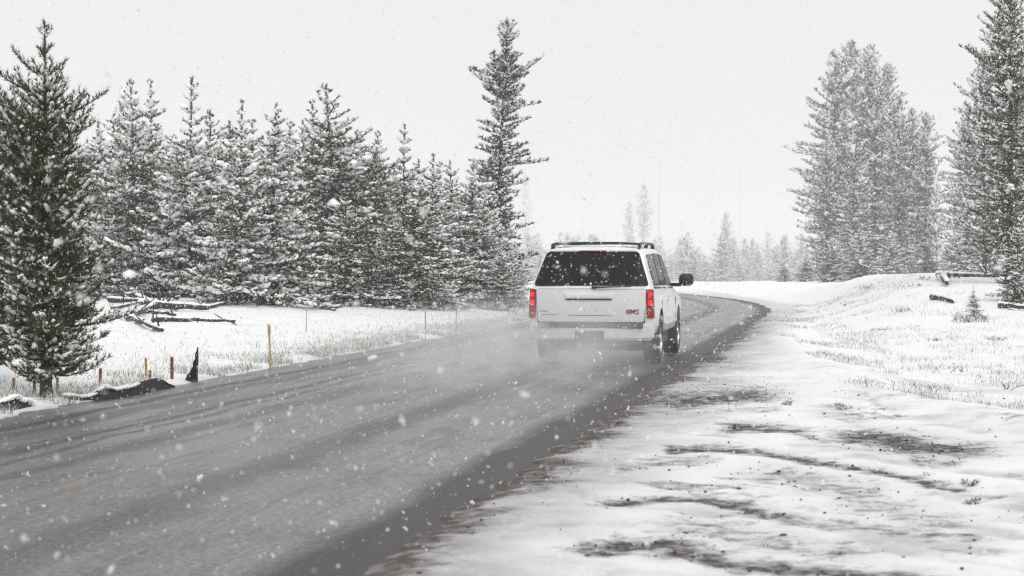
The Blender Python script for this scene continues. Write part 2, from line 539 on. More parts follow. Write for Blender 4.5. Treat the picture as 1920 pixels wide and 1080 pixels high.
def make_pine(name, seed, H, prof, t0=0.05, nb=180, tw=0.13, sp=0.09, nl=0.11, nw=0.012, nn=6, snow=0.35, lump=0.07,
              frost=0.22, lean=0.0, leader=0.13, trunk_r=0.011, mat='needle', down=-8, up=68, whorl=0.0, gap=0.0, pw=0.93, top=None, ragged=(0.62, 1.2), lobe=0.0, curl_=(0.02, 0.14), sag_=(0.02, 0.12), heavy=0.42):
    """prof: list of (t, radius in m). Returns trunk, crown and snow meshes with the base at the origin."""
    rng = np.random.default_rng(seed)
    pt, pr = [p[0] for p in prof], [p[1] for p in prof]
    bend = rng.normal(size=2) * lean
    def axis(t):
        return np.array([bend[0] * t * t * H, bend[1] * t * t * H, t * H])
    Vs, Fs = [], []
    tts = np.linspace(0, 1, 12)
    tube([axis(t) for t in tts], [max(trunk_r * H * (1 - t) ** 0.85, 0.012 if H < 8 else 0.02) * (1.35 if t == 0 else 1) for t in tts], 7, Vs, Fs, 0.15, rng)
    tp, td, texp = [], [], []
    lp, ld, lr = [], [], []
    sl_ = []          # snow lumps: point, direction, half length, width, thickness
    tl = [t0 + ((top or 0.985) - t0) * (i / nb) ** pw for i in range(nb)]
    if top:
        for wt_ in np.arange(top + 0.035, 0.985, 0.052): tl += [wt_ + rng.normal() * 0.003 for _ in range(rng.integers(3, 6))]
    az = rng.random() * 6.28
    for t in tl:
        if whorl and 0.5 < t < (top or 0.99):
            t = min(round(t / whorl) * whorl + rng.normal() * 0.004, 0.985)
        if gap and rng.random() < gap: continue
        az += 2.39996 + rng.normal() * 0.35
        L = float(np.interp(t, pt, pr)) * rng.uniform(*ragged)
        if rng.random() < 0.06: L *= 1.3
        if lobe: L *= 1 + lobe * math.sin(2 * az + 23 * t + seed) * math.sin(31 * t + 3 * az)
        load = rng.uniform(0.75, 1.0) if rng.random() < heavy else rng.uniform(0.05, 0.25)
        if L < 0.05: continue
        e = R(down + (up - down) * max(0, (t - 0.2) / 0.8) ** 1.7 + rng.normal() * 7)
        hd = np.array([math.cos(az), math.sin(az), 0])
        sd = np.array([-math.sin(az), math.cos(az), 0])
        sag, curl = rng.uniform(*sag_), rng.uniform(*curl_)
        cx = rng.normal() * 0.12
        o = axis(t)
        def bp(s):
            return o + hd * (L * s * math.cos(e)) + sd * (cx * L * s * s) + np.array([0, 0, L * (s * math.sin(e) - sag * math.sin(s * 3.14) + curl * s * s)])
        tube([bp(s) for s in (0, 0.35, 0.7, 1)], [0.006 + 0.012 * L, 0.005 + 0.008 * L, 0.005, 0.003], 3, Vs, Fs)
        bd0 = unit(bp(1.0) - bp(0.5))
        s = max(0.10, 0.06 / L)
        sg = 1
        while s < 1.0:
            p = bp(s)
            bd = unit(bp(min(s + 0.1, 1.0)) - bp(s - 0.05))
            # tufts on the branch itself
            tp.append(p); td.append(bd + (0, 0, 0.25)); texp.append(s)
            ang = R(rng.uniform(38, 62)) * sg
            sg = -sg
            lat = np.cross(np.array([0, 0, 1.0]), bd)
            dv = unit(bd * math.cos(ang) + lat * math.sin(ang) + np.array([0, 0, rng.uniform(0.0, 0.35)]))
            l = min(0.42 * L * (1.15 - s) + 0.05, 0.6) * rng.uniform(0.6, 1.15)
            if rng.random() < load * min(1, snow * 2.6) * (0.35 + 0.7 * s):
                w_ = lump * rng.uniform(0.34, 0.72)
                sl_.append((p + dv * l * 0.5 + np.array([0, 0, 0.02 + lump * 0.35]), dv, l * rng.uniform(0.35, 0.6), w_, w_ * 0.7))
            q = sp * 0.7
            while q < l:
                pp = p + dv * q + np.array([0, 0, 0.15 * q * q / max(l, .1)]) + rng.normal(size=3) * sp * 0.12
                tp.append(pp); td.append(dv + (0, 0, 0.3 + 0.5 * q / l)); texp.append(s)
                q += sp
            s += tw / L * rng.uniform(0.8, 1.2)
        tp.append(bp(1.0)); td.append(bd0 + (0, 0, 0.35)); texp.append(1.0)
        # snow lying along the branch, here and there heaped
        ds_ = max(0.07, 0.085 / L)
        on = rng.random() < load + 0.15
        heap = rng.random() < 0.07
        for s in np.arange(0.2, 1.0, ds_):
            if on and rng.random() < 0.85:
                w_ = lump * rng.uniform(0.40, 0.85) * (2.0 if heap and s > 0.55 else 1.0)
                sl_.append((bp(s) + np.array([0, 0, 0.02 + 0.4 * w_]) + rng.normal(size=3) * 0.008, unit(bp(s + .05) - bp(s - .05)), max(ds_ * L * 0.8, w_), w_, w_ * 0.7))
    # leader shoot
    for q in np.arange(1 - leader, 1.0, sp * 0.4 / H):
        tp.append(axis(q)); td.append(np.array([0, 0, 1.0]) + rng.normal(size=3) * 0.25); texp.append(0.0)
    tp, td, texp = np.array(tp), unit(np.array(td)), np.array(texp)
    N = len(tp)
    nV, nF = needles(tp, td, np.full(N, nl) * rng.uniform(0.8, 1.2, N), np.full(N, nw), nn, rng)
    shade = np.clip(rng.normal(0.42, 0.22, N), 0, 1)
    fr = (rng.random(N) < frost * (0.4 + 0.8 * texp)).astype(float) * rng.uniform(0.5, 1, N)
    fr = np.clip(np.repeat(fr, nn) + (rng.random(N * nn) < frost * 0.45) * 0.8, 0, 1)
    crown = np_mesh(name + '_crown', nV, nF, M[mat], False, {'shade': ('FACE', np.clip(np.repeat(shade, nn) + rng.normal(0, .12, N * nn), 0, 1)), 'frost': ('FACE', fr)})
    pick = rng.random(N) < 0.25 * snow * (0.25 + 0.85 * texp)
    w2 = lump * rng.uniform(0.25, 0.75, pick.sum())
    P2 = np.concatenate([tp[pick] + np.array([0, 0, lump * 0.5]), np.array([q[0] for q in sl_]).reshape(-1, 3)])
    D2 = np.concatenate([td[pick] * (1, 1, 0.35), np.array([q[1] for q in sl_]).reshape(-1, 3)])
    L2, W2, T2 = (np.concatenate([w2 * f_, np.array([q[k] for q in sl_])]) for k, f_ in ((2, 1.3), (3, 0.8), (4, 0.6)))
    sV, sF = lumps(P2, D2, L2, W2, T2, rng, 0.38)
    snowm = np_mesh(name + '_snow', sV, sF, M['snow'], True)
    trunk = np_mesh(name + '_trunk', np.concatenate(Vs), np.concatenate(Fs), M['bark'], True)
    return dict(H=H, trunk=trunk, crown=crown, snow=snowm)

def plant_pine(proto, x, y, height, label, group=None, rz=0.0, wide=1.0, name='pine_tree', tilt=0.0):
    s = height / proto['H']
    root = empty(name, (x, y, gh(x, y) - 0.04), rz, (s * wide, s * wide, s))
    root.rotation_euler = (tilt, tilt * 0.5, rz)
    tag(root, label, 'tree', group)
    link('trunk', proto['trunk'], root)
    link('crown', proto['crown'], root)['kind'] = 'stuff'
    link('snow_load', proto['snow'], root)['kind'] = 'stuff'
    return root

def plant_at(proto, px, ytop, Z, label, group=None, rz=0.0, wide=1.0, name='pine_tree', tilt=0.0):
    x = (px - 960) / FPX * Z
    top = CAM_H - (ytop - HORIZON) * Z / FPX
    return plant_pine(proto, x, Z, top - gh(x, Z) + 0.04, label, group, rz, wide, name, tilt)

young = lambda r: [(0, r * 0.72), (0.08, r * 0.95), (0.2, r), (0.42, r * 0.82), (0.60, r * 0.60), (0.70, r * 0.42), (0.76, r * 0.30), (0.80, r * 0.26), (0.86, r * 0.20), (0.93, r * 0.11), (1, 0.04)]
YP = [make_pine('young_pine', 11 + k, 7.0, young(rr), nb=n_, whorl=0.04, snow=sn, frost=fr_, lean=0.014, nn=8, nw=0.0125, nl=0.115, lump=0.125, leader=0.26, pw=1.12, down=dn, up=44, top=tp_, ragged=rg_, lobe=0.22, heavy=hv_)
      for k, (rr, n_, sn, fr_, dn, tp_, rg_, hv_) in enumerate([(2.1, 150, 0.34, 0.07, -14, 0.78, (0.6, 1.2), 0.56), (1.8, 140, 0.42, 0.10, -8, 0.74, (0.5, 1.25), 0.64), (2.4, 165, 0.28, 0.06, -18, 0.83, (0.65, 1.15), 0.42), (1.6, 125, 0.46, 0.11, -4, 0.70, (0.45, 1.3), 0.70), (2.0, 150, 0.38, 0.09, -20, 0.76, (0.5, 1.25), 0.58)])]
FG = make_pine('near_pine', 77, 4.6, [(0, 0.25), (0.08, 0.50), (0.25, 0.70), (0.5, 0.78), (0.66, 0.80), (0.73, 0.76), (0.77, 0.62), (0.82, 0.60), (0.87, 0.34), (0.91, 0.12), (1, 0.05)],
               t0=0.06, nb=300, tw=0.075, sp=0.06, nl=0.075, nw=0.0050, nn=12, snow=0.20, lump=0.050, frost=0.05, lobe=0.3, heavy=0.30, leader=0.24, trunk_r=0.017, whorl=0.045, pw=1.1, down=2, up=42, top=0.77, ragged=(0.45, 1.3))
EDGE = make_pine('edge_pine', 78, 11.5, [(0, 0.6), (0.12, 1.3), (0.35, 1.7), (0.6, 1.55), (0.8, 1.2), (0.92, 0.7), (1, 0.1)],
                 t0=0.10, nb=250, tw=0.17, sp=0.13, nl=0.15, nw=0.013, nn=9, snow=0.22, lump=0.09, frost=0.07, leader=0.04, trunk_r=0.013, down=-6, up=45, pw=1.0, ragged=(0.4, 1.3), lobe=0.35, heavy=0.25)
tallp = lambda r: [(0, r * 0.75), (0.12, r * 0.95), (0.35, r), (0.6, r * 0.88), (0.8, r * 0.62), (0.92, r * 0.34), (1, 0.1)]
TP = [make_pine('tall_pine', 31 + k, 14.0, tallp(rr), t0=0.02, nb=250, tw=0.25, sp=0.18, nl=0.21, nw=0.021, nn=8, snow=0.26, lump=0.13, frost=0.12, ragged=(0.45, 1.3), lobe=0.35,
                lean=0.01, leader=0.05, trunk_r=0.010, mat='needle_far', down=-8, up=50, pw=1.0) for k, rr in enumerate([1.9, 1.7, 2.1])]
LONE = make_pine('lone_pine', 55, 11.0, [(0, 0.9), (0.15, 1.25), (0.35, 1.05), (0.5, 1.2), (0.62, 0.85), (0.72, 1.2), (0.79, 1.45), (0.85, 0.85), (0.885, 0.25), (0.905, 0.10), (0.925, 0.55), (0.97, 0.35), (1, 0.08)],
                 t0=0.05, nb=250, tw=0.17, sp=0.12, nl=0.15, nw=0.015, nn=10, snow=0.24, lump=0.09, frost=0.10, leader=0.03, trunk_r=0.012, mat='needle_far', down=-12, up=40, gap=0.14, pw=1.0, ragged=(0.4, 1.3), lean=0.012, lobe=0.32, heavy=0.35)
FP = [make_pine('far_pine', 61 + k, 10.0, young(rr), nb=90, tw=0.36, sp=0.26, nl=0.32, nw=0.035, nn=5, snow=0.5, lump=0.20, frost=0.35, trunk_r=0.008, mat='needle_far', leader=0.14, pw=1.15)  # frost is snow, laid on thicker to pale the crowns as haze would
      for k, rr in enumerate([2.1, 1.8, 2.4])]
BARE = make_pine('slim_pine', 71, 14.0, [(0, 0.1), (0.38, 0.2), (0.5, 0.9), (0.7, 1.3), (0.85, 1.0), (1, 0.2)], t0=0.42, nb=80, tw=0.34, sp=0.24, nl=0.30, nw=0.032, nn=6, snow=0.35, lump=0.15, frost=0.2, trunk_r=0.008, mat='needle_far', leader=0.04, pw=1.0)

rnd = random.Random(4)
# near pine at the left edge, and its neighbour reaching in from the frame's edge
plant_at(FG, 85, 40, 24.2, 'tall dark green pine nearest the camera, beside the orange stakes at far left', rz=0.4, wide=0.86)
plant_at(FG, -26, 112, 26.4, 'dark pine at the left edge of the view, only its branches reaching in', rz=2.6, wide=1.0)
# front rows of the young wood on the left
FRONT = [
    (253, 150, 62, 0, 'pine with a long bare leader, first tall one right of the near dark pine'),
    (287, 152, 67, 1, 'thin-tipped pine close behind the first tall pine of the young wood'),
    (355, 146, 61, 3, 'pine with candle-like side shoots at its tip above the pile of fallen logs'),
    (397, 210, 63, 2, 'shorter pine left of the two pines that stand forward of the wood'),
    (449, 190, 55.5, 1, 'left of the two pines standing forward of the wood, above the yellow stake'),
    (511, 195, 56.5, 4, 'right of the two pines standing forward of the wood, trunk near the yellow stake'),
    (563, 226, 66, 3, 'narrow pine between the forward pair and the tallest young pine'),
    (592, 190, 68, 1, 'slender pine just left of the tallest pine of the young wood'),
    (626, 162, 64, 2, 'tallest broad dark pine of the young wood, midway along its front'),
    (703, 246, 66, 0, 'snowy pine right of the tallest young pine with a forked tip'),
    (755, 234, 69, 3, 'pine with a long thin leader left of the two far roadside stakes'),
    (808, 290, 66, 1, 'low snow-laden pine behind the left of the two far roadside stakes'),
    (850, 302, 67, 4, 'low snow-laden pine behind the right of the two far roadside stakes'),
    (884, 306, 70, 0, 'snow-laden pine directly left of the tall lone pine'),
    (207, 214, 66, 4, 'pine half hidden by the near dark pine at the left end of the wood'),
]
for k, (px, yt, Z, p, lab) in enumerate(FRONT):
    plant_at(YP[p], px, yt, Z, lab, 'front row of the young pine wood', rz=rnd.random() * 6.28, wide=rnd.uniform(0.95, 1.25))
back = 'snowy young pine crowded in the wood behind its front row'
for k in range(50):
    px = -30 + 970 * (k + rnd.random()) / 50
    Z = rnd.uniform(69, 92)
    yt = 235 + max(0, px - 640) * 0.28 + rnd.uniform(-10, 80)
    plant_at(YP[rnd.randrange(5)], px, yt, Z, back, 'pines deeper in the young wood', rz=rnd.random() * 6.28, wide=rnd.uniform(1.15, 1.5))
LOW = [(215, 'low bushy pine at the left end of the wood, beside the near dark pine'), (300, 'low bushy pine directly behind the middle of the log pile'), (335, 'low bushy pine behind the right end of the log pile'),
       (420, 'low bushy pine just left of the two forward pines'), (590, 'low bushy pine left of the foot of the tallest young pine'), (660, 'low bushy pine right of the foot of the tallest young pine'),
       (735, 'low bushy pine left of the left far roadside stake'), (778, 'low bushy pine just behind the left far roadside stake'), (832, 'low bushy pine between the two far roadside stakes'),
       (868, 'low bushy pine just behind the right far roadside stake'), (905, 'low bushy pine at the left foot of the lone pine'), (940, 'low bushy pine under the lone pine trunk'), (958, 'small pine at the right end of the wood, left of the vehicle')]
for k, (px, lab) in enumerate(LOW):
    Z = rnd.uniform(60, 67) + (4 if px > 800 else 0)
    plant_at(YP[rnd.randrange(5)], px, 350 + rnd.uniform(-25, 60) + max(0, px - 800) * 0.45, Z, lab, 'low pines along the edge of the wood', rz=rnd.random() * 6.28, wide=1.35)
for px, yt, Z, lab in ((1512, 470, 165, 'low snowy pine at the left foot of the hazy grove'), (1560, 440, 160, 'low snowy pine under the leftmost tall pine of the grove'), (1470, 492, 170, 'smallest snowy pine left of the foot of the grove'),
                       (1612, 425, 155, 'low pine under the middle of the hazy grove'), (1668, 430, 150, 'low pine under the right shoulder of the hazy grove'), (1735, 440, 150, 'low pine at the right foot of the hazy grove'), (1790, 430, 140, 'low pine between the grove and the right edge pines')):
    plant_at(YP[rnd.randrange(5)], px, yt, Z, lab, 'low pines at the foot of the grove', rz=rnd.random() * 6.28, wide=1.5)
plant_at(LONE, 934, 42, 76, 'tall ragged lone pine with a tufted top, left of the white vehicle', rz=0.9)
plant_at(FP[1], 231, 168, 118, 'faint pine far behind the left end of the young wood', rz=1.0)

# grove on the right
GROVE = [(1553, 88, 235, 0), (1588, 70, 260, 1), (1618, 78, 255, 2), (1652, 112, 262, 1), (1628, 158, 215, 1), (1672, 178, 210, 0), (1697, 196, 222, 2), (1723, 204, 205, 1), (1538, 250, 215, 2), (1590, 240, 200, 0)]
GL = ['leftmost tall pine of the hazy grove right of the road', 'second tall pine of the hazy grove, behind its left edge', 'tallest pine in the middle of the hazy grove', 'pale tall pine behind the middle of the hazy grove',
      'dark narrow pine standing before the middle of the hazy grove', 'pine on the falling right shoulder of the hazy grove', 'next pine down the right shoulder of the hazy grove', 'last full pine at the right end of the hazy grove',
      'lower pine with outstretched branches on the left side of the hazy grove', 'lower pine at the front of the hazy grove, left of its middle']
for (px, yt, Z, p), lab in zip(GROVE, GL):
    plant_at(TP[p], px + 12, yt + 8, Z, lab, 'grove of tall pines beyond the knoll', rz=rnd.random() * 6.28, wide=rnd.uniform(0.95, 1.15))
plant_at(FP[1], 1755, 300, 200, 'thin young pine in the gap between the grove and the right edge pines', rz=0.3, wide=0.5)
plant_at(TP[0], 1812, 190, 165, 'hazy pine left of the dark pines at the right edge', 'pines at the right edge', rz=1.0)
plant_at(TP[1], 1846, 95, 120, 'middle pine of the group at the right edge', 'pines at the right edge', rz=2.2)
plant_at(EDGE, 1893, -40, 58, 'dark towering pine at the right edge, cut off by the top of the view', 'pines at the right edge', rz=0.2)
plant_at(EDGE, 1962, -20, 64, 'tall pine just beyond the right edge of the view', 'pines at the right edge', rz=4.2)
plant_at(YP[2], 1906, 400, 50, 'small snowy pine below the dark towering pine at the right edge', rz=1.2, wide=0.9)
plant_at(YP[1], 1826, 538, 46, 'knee-high pine sapling on the snowy meadow at right', rz=2.0, wide=1.1, name='pine_sapling')

# far trees in the snowfall
farl = 'faint distant pine in the snow haze beyond the bend'
for k in range(165):
    px = 966 + (1545 - 966) * (k + rnd.random()) / 165
    Z = rnd.uniform(420, 760)
    plant_at(FP[rnd.randrange(3)], px, rnd.choice((rnd.uniform(436, 470), rnd.uniform(462, 495), rnd.uniform(470, 500))), Z, farl, 'distant pines beyond the bend', rz=rnd.random() * 6.28, wide=rnd.uniform(1.4, 2.2))
plant_at(TP[1], 1360, 398, 800, 'distant dense pine standing above the hazy tree line', rz=0.5, wide=1.0)
plant_at(BARE, 1207, 346, 950, 'taller of two slim distant pines above the vehicle roof', rz=0.5)
plant_at(BARE, 1180, 380, 1000, 'shorter of two slim distant pines above the vehicle roof', rz=2.5)
for px, yt, Z, lab in ((985, 320, 1300, 'tall faint pine left of the vehicle, right of the lone pine'), (1010, 430, 1200, 'short faint pine just left of the vehicle')):
    plant_at(FP[0], px, yt, Z, lab, rz=1.0, wide=0.6)

# dead bare trunks
def snag(px, yt, Z, leanpx, r, label):
    x = (px - 960) / FPX * Z
    z0 = gh(x, Z)
    top = CAM_H - (yt - HORIZON) * Z / FPX
    root = empty('dead_tree', (x, Z, z0 - 0.1))
    tag(root, label, 'tree', 'bare dead trunks in the distance')
    lx = leanpx / FPX * Z
    rng = np.random.default_rng(int(px))
    Vs, Fs = [], []
    hh_ = top - z0
    tube([(lx * q, 0, hh_ * q) for q in np.linspace(0, 1, 8)], [r * (1 - 0.75 * q) for q in np.linspace(0, 1, 8)], 6, Vs, Fs, 0.2, rng)
    link('trunk', np_mesh('dead_trunk', np.concatenate(Vs), np.concatenate(Fs), M['deadwood'], True), root)
    Vs, Fs = [], []
    for k in range(9):
        q = rng.uniform(0.35, 0.95)
        a = rng.random() * 6.28
        p = np.array([lx * q, 0, hh_ * q])
        l = rng.uniform(0.3, 0.9)
        tube([p, p + np.array([math.cos(a) * l, math.sin(a) * l, rng.uniform(-.2, .3)])], [r * 0.3, r * 0.1], 4, Vs, Fs)
    link('branch_stubs', np_mesh('dead_stubs', np.concatenate(Vs), np.concatenate(Fs), M['deadwood']), root)['kind'] = 'stuff'
for a in ((1234, 300, 980, 3, 0.15, 'taller of two close bare dead trunks right of the vehicle'), (1243, 350, 985, -9, 0.13, 'leaning bare dead trunk close to a taller one, right of the vehicle'),
          (1335, 330, 1100, 0, 0.13, 'upright bare dead trunk left of the distant dense pine'), (1131, 395, 1150, 4, 0.13, 'bare dead trunk above the middle of the vehicle roof'),
          (1098, 372, 1150, -6, 0.13, 'leaning bare dead trunk above the left half of the vehicle roof'), (1478, 450, 1050, -26, 0.2, 'strongly leaning dead trunk left of the hazy grove'),
          (1437, 418, 900, 0, 0.16, 'short bare dead trunk between the dense distant pine and the grove'), (1388, 300, 1250, -2, 0.18, 'faint thin dead trunk right of the distant dense pine')):
    snag(*a)

# ------------------------------------------------------------------ fallen logs, stumps, brush
def ground_hit(px, py, Zd, lift=0.0):
    """where on the built ground a surveyed point lies"""
    Zs = np.arange(9, 110, 0.2)
    Xs = (px - 960) / FPX * Zs
    below = CAM_H - (py - HORIZON) * Zs / FPX < base_h(Xs, Zs) + lift
    Z = float(Zs[np.argmax(below)]) if below.any() else Zd
    return (px - 960) / FPX * Z, Z
def log(px0, py0, px1, py1, Z0, Z1, r, label, name='fallen_log', mat='darkwood', snow_on=True, stubs=3, group=None):
    def w(px, py, Z):
        x, y = ground_hit(px, py, Z, r)
        return np.array([x, y, CAM_H - (py - HORIZON) * y / FPX])
    a, b = w(px0, py0, Z0), w(px1, py1, Z1)
    for q in (a, b):
        g = gh(q[0], q[1])
        q[2] = max(q[2], g + r * 0.9)
        q[2] = min(q[2], g + 0.9)
    r *= 0.95
    rng = np.random.default_rng(int(px0 * 7 + py0))
    root = empty(name, tuple(a))
    tag(root, label, 'log', group)
    L = b - a
    Vs, Fs = [], []
    pts = [L * q + np.array([0, 0, rng.normal() * 0.015]) for q in np.linspace(0, 1, 9)]
    rad = [r * (1 - 0.45 * q) for q in np.linspace(0, 1, 9)]
    tube([pts[0] - unit(L) * 0.005] + pts + [pts[-1] + unit(L) * 0.005], [0.004] + rad + [0.004], 9, Vs, Fs, 0.15, rng)
    link('log_trunk', np_mesh('log_trunk', np.concatenate(Vs), np.concatenate(Fs), M[mat], True), root)
    if stubs:
        Vs, Fs = [], []
        for k in range(stubs):
            q = rng.uniform(0.15, 0.95)
            d = unit(rng.normal(size=3) + np.array([0, 0, 0.7]))
            tube([L * q, L * q + d * rng.uniform(0.15, 0.5)], [r * 0.35, r * 0.12], 5, Vs, Fs)
        link('branch_stubs', np_mesh('log_stubs', np.concatenate(Vs), np.concatenate(Fs), M[mat], True), root)['kind'] = 'stuff'
    if snow_on:
        n_ = max(6, int(np.linalg.norm(L) / 0.09))
        q = np.linspace(0.02, 0.98, n_)
        P = q[:, None] * L + np.array([0, 0, 1.0]) * (r * (1 - 0.45 * q) * 0.85)[:, None]
        keep = rng.random(n_) < 0.93
        P, q = P[keep], q[keep]
        rr = r * (1 - 0.4 * q)
        sV, sF = lumps(P, np.repeat(L[None], len(P), 0), np.full(len(P), 0.10), rr * 0.95, rr * rng.uniform(0.4, 0.75, len(P)), rng, 0.2)
        link('snow_cap', np_mesh('log_snow', sV, sF, M['snow'], True), root)['kind'] = 'stuff'
LG = 'fallen logs at the edge of the wood'
log(262, 570, 392, 576, 61, 60, 0.11, 'long dark snow-capped log lying level in the log pile', group=LG)
log(248, 552, 296, 571, 62, 60.5, 0.09, 'log slanting down right at the top of the log pile', group=LG)
log(246, 590, 314, 563, 57, 61, 0.09, 'snow-capped log crossing diagonally up through the log pile', group=LG)
log(238, 593, 304, 622, 54, 48, 0.075, 'dark log slanting towards the road in front of the log pile', group=LG)
log(205, 562, 288, 565, 62, 62, 0.08, 'short level log at the left end of the log pile', group=LG)
log(286, 598, 440, 602, 55, 54, 0.06, 'thin pale snow-covered log lying below the forward pines', group=LG)
log(306, 566, 335, 580, 60, 59, 0.06, 'short stub of log poking from the middle of the pile', group=LG)
log(356, 556, 438, 545, 59, 60, 0.05, 'thin snowy branch leaning against the forward pines', group=LG, stubs=7)
log(570, 565, 640, 556, 62, 64, 0.06, 'low branch lying at the foot of the tallest young pine', group=LG, stubs=6)
log(215, 578, 262, 566, 58, 60, 0.05, 'thin snowy branch at the left front of the log pile', group=LG, stubs=5)
log(330, 560, 352, 548, 60, 61, 0.05, 'short branch sticking up behind the long level log', group=LG, stubs=3)
log(268, 583, 330, 590, 57, 56, 0.05, 'thin broken branch lying before the middle of the log pile', group=LG, stubs=6)
log(395, 577, 445, 562, 57, 58, 0.05, 'thin branch leaning at the right end of the log pile', group=LG, stubs=6)
log(650, 560, 720, 566, 62, 60, 0.05, 'snowy branch lying right of the foot of the tallest young pine', group=LG, stubs=7)
log(1757, 515, 1872, 517, 64, 63, 0.09, 'snow-capped level log along the crest of the knoll at right', stubs=6)
log(1768, 517, 1776, 530, 63, 61, 0.11, 'short broken end of log on the crest of the knoll', stubs=0)
log(1840, 505, 1868, 520, 63.5, 62, 0.05, 'thin leaning branch at the right of the knoll crest', stubs=3)
log(1748, 556, 1786, 563, 45, 44.5, 0.085, 'short dark chunk of log in the snow below the knoll', stubs=0, snow_on=True)
log(1874, 572, 1945, 579, 42, 41.5, 0.075, 'dark log lying at the right edge below the small pine', stubs=3)

def brush(px, py, wpx, hpx, h0, n, label, mat='darkwood', name='brush_clump', leaf=True, cat='shrub'):
    x, y = ground_hit(px, py, px2w(px, py, h0)[1])
    g = gh(x, y)
    rng = np.random.default_rng(int(px + py))
    k = y / FPX
    W, Hh = wpx * k, hpx * k
    root = empty(name, (x, y, g - 0.01))
    tag(root, label, cat, 'low brush poking through the snow')
    Vs, Fs = [], []
    tips = []
    for i in range(n):
        p = np.array([rng.uniform(-.5, .5) * W, rng.uniform(-.4, .4) * W, -0.02])
        d = np.array([rng.normal() * 0.7, rng.normal() * 0.7, 1.0]) * Hh * rng.uniform(0.5, 1.1)
        m_ = p + d * 0.55 + rng.normal(size=3) * 0.12 * Hh
        tube([p, m_, p + d], [0.005, 0.004, 0.002], 4, Vs, Fs)
        tips += [m_, p + d, p + d * 0.8]
    link('stems', np_mesh('brush_stems', np.concatenate(Vs), np.concatenate(Fs), M[mat]), root)['kind'] = 'stuff'
    if leaf:
        P = np.repeat(np.array(tips), 3, 0) + rng.normal(size=(len(tips) * 3, 3)) * 0.15 * Hh
        N = len(P)
        V_, F_ = needles(P, rng.normal(size=(N, 3)) + (0, 0, 0.6), np.full(N, max(0.05, Hh * 0.3)), np.full(N, 0.005), 3, rng)
        link('leaves', np_mesh('brush_leaves', V_, F_, M['needle'], False, {'shade': ('FACE', rng.random(len(F_)) * 0.5), 'frost': ('FACE', (rng.random(len(F_)) < 0.55) * 1.0)}), root)['kind'] = 'stuff'
brush(300, 580, 90, 12, 0.35, 26, 'tangle of dark twigs among the fallen logs', leaf=False)
brush(395, 570, 60, 14, 0.35, 20, 'tangle of twigs at the right end of the log pile', leaf=False)
brush(225, 572, 44, 12, 0.4, 14, 'tangle of twigs at the left end of the log pile', leaf=False)
brush(690, 568, 60, 10, 0.3, 16, 'twigs poking up below the snowy pine right of the tallest one', leaf=False)
brush(1816, 604, 62, 16, 0.15, 34, 'dark low brush at the foot of the small sapling on the meadow')
brush(1790, 698, 40, 14, 0.0, 8, 'dark twigs in the grass of the right meadow', leaf=False)
brush(1835, 706, 26, 10, 0.0, 5, 'thin twigs right of the dark twigs in the meadow grass', leaf=False)
brush(1690, 585, 36, 9, 0.25, 12, 'small dark brush on the slope left of the sapling')
brush(1590, 572, 22, 8, 0.25, 8, 'tiny brush on the slope nearest the bend')
brush(1700, 540, 50, 10, 0.75, 14, 'sparse brush strung below the crest of the knoll')
brush(1630, 542, 40, 9, 0.7, 10, 'sparse brush on the left side of the knoll')
brush(1820, 908, 40, 11, 0.03, 7, 'leafy weed poking through the snow at lower right')
brush(1822, 944, 18, 15, 0.03, 5, 'small tuft below the leafy weed at lower right')
brush(1745, 893, 20, 12, 0.03, 5, 'little weed left of the leafy weed at lower right', leaf=False)
brush(1585, 768, 20, 12, 0.02, 7, 'small weed on the snow left of the meadow edge')
brush(1860, 640, 30, 8, 0.05, 9, 'dark stubble left of the right edge, below the dark log')
brush(1755, 640, 24, 8, 0.05, 8, 'dark stubble in the middle of the right meadow')
brush(1885, 730, 20, 20, 0.0, 6, 'upright stalks in the meadow grass near the right edge', leaf=False)
brush(1745, 735, 16, 18, 0.0, 5, 'upright stalks in the meadow above the berm', leaf=False)
brush(1650, 620, 26, 7, 0.1, 8, 'low stubble on the meadow left of its dark stubble')
brush(1740, 525, 34, 8, 1.0, 10, 'dark brush on the knoll crest left of the snow-capped log')
brush(1478, 760, 10, 8, 0.02, 5, 'tiny dark sprig in the middle of the snowy pull-off')

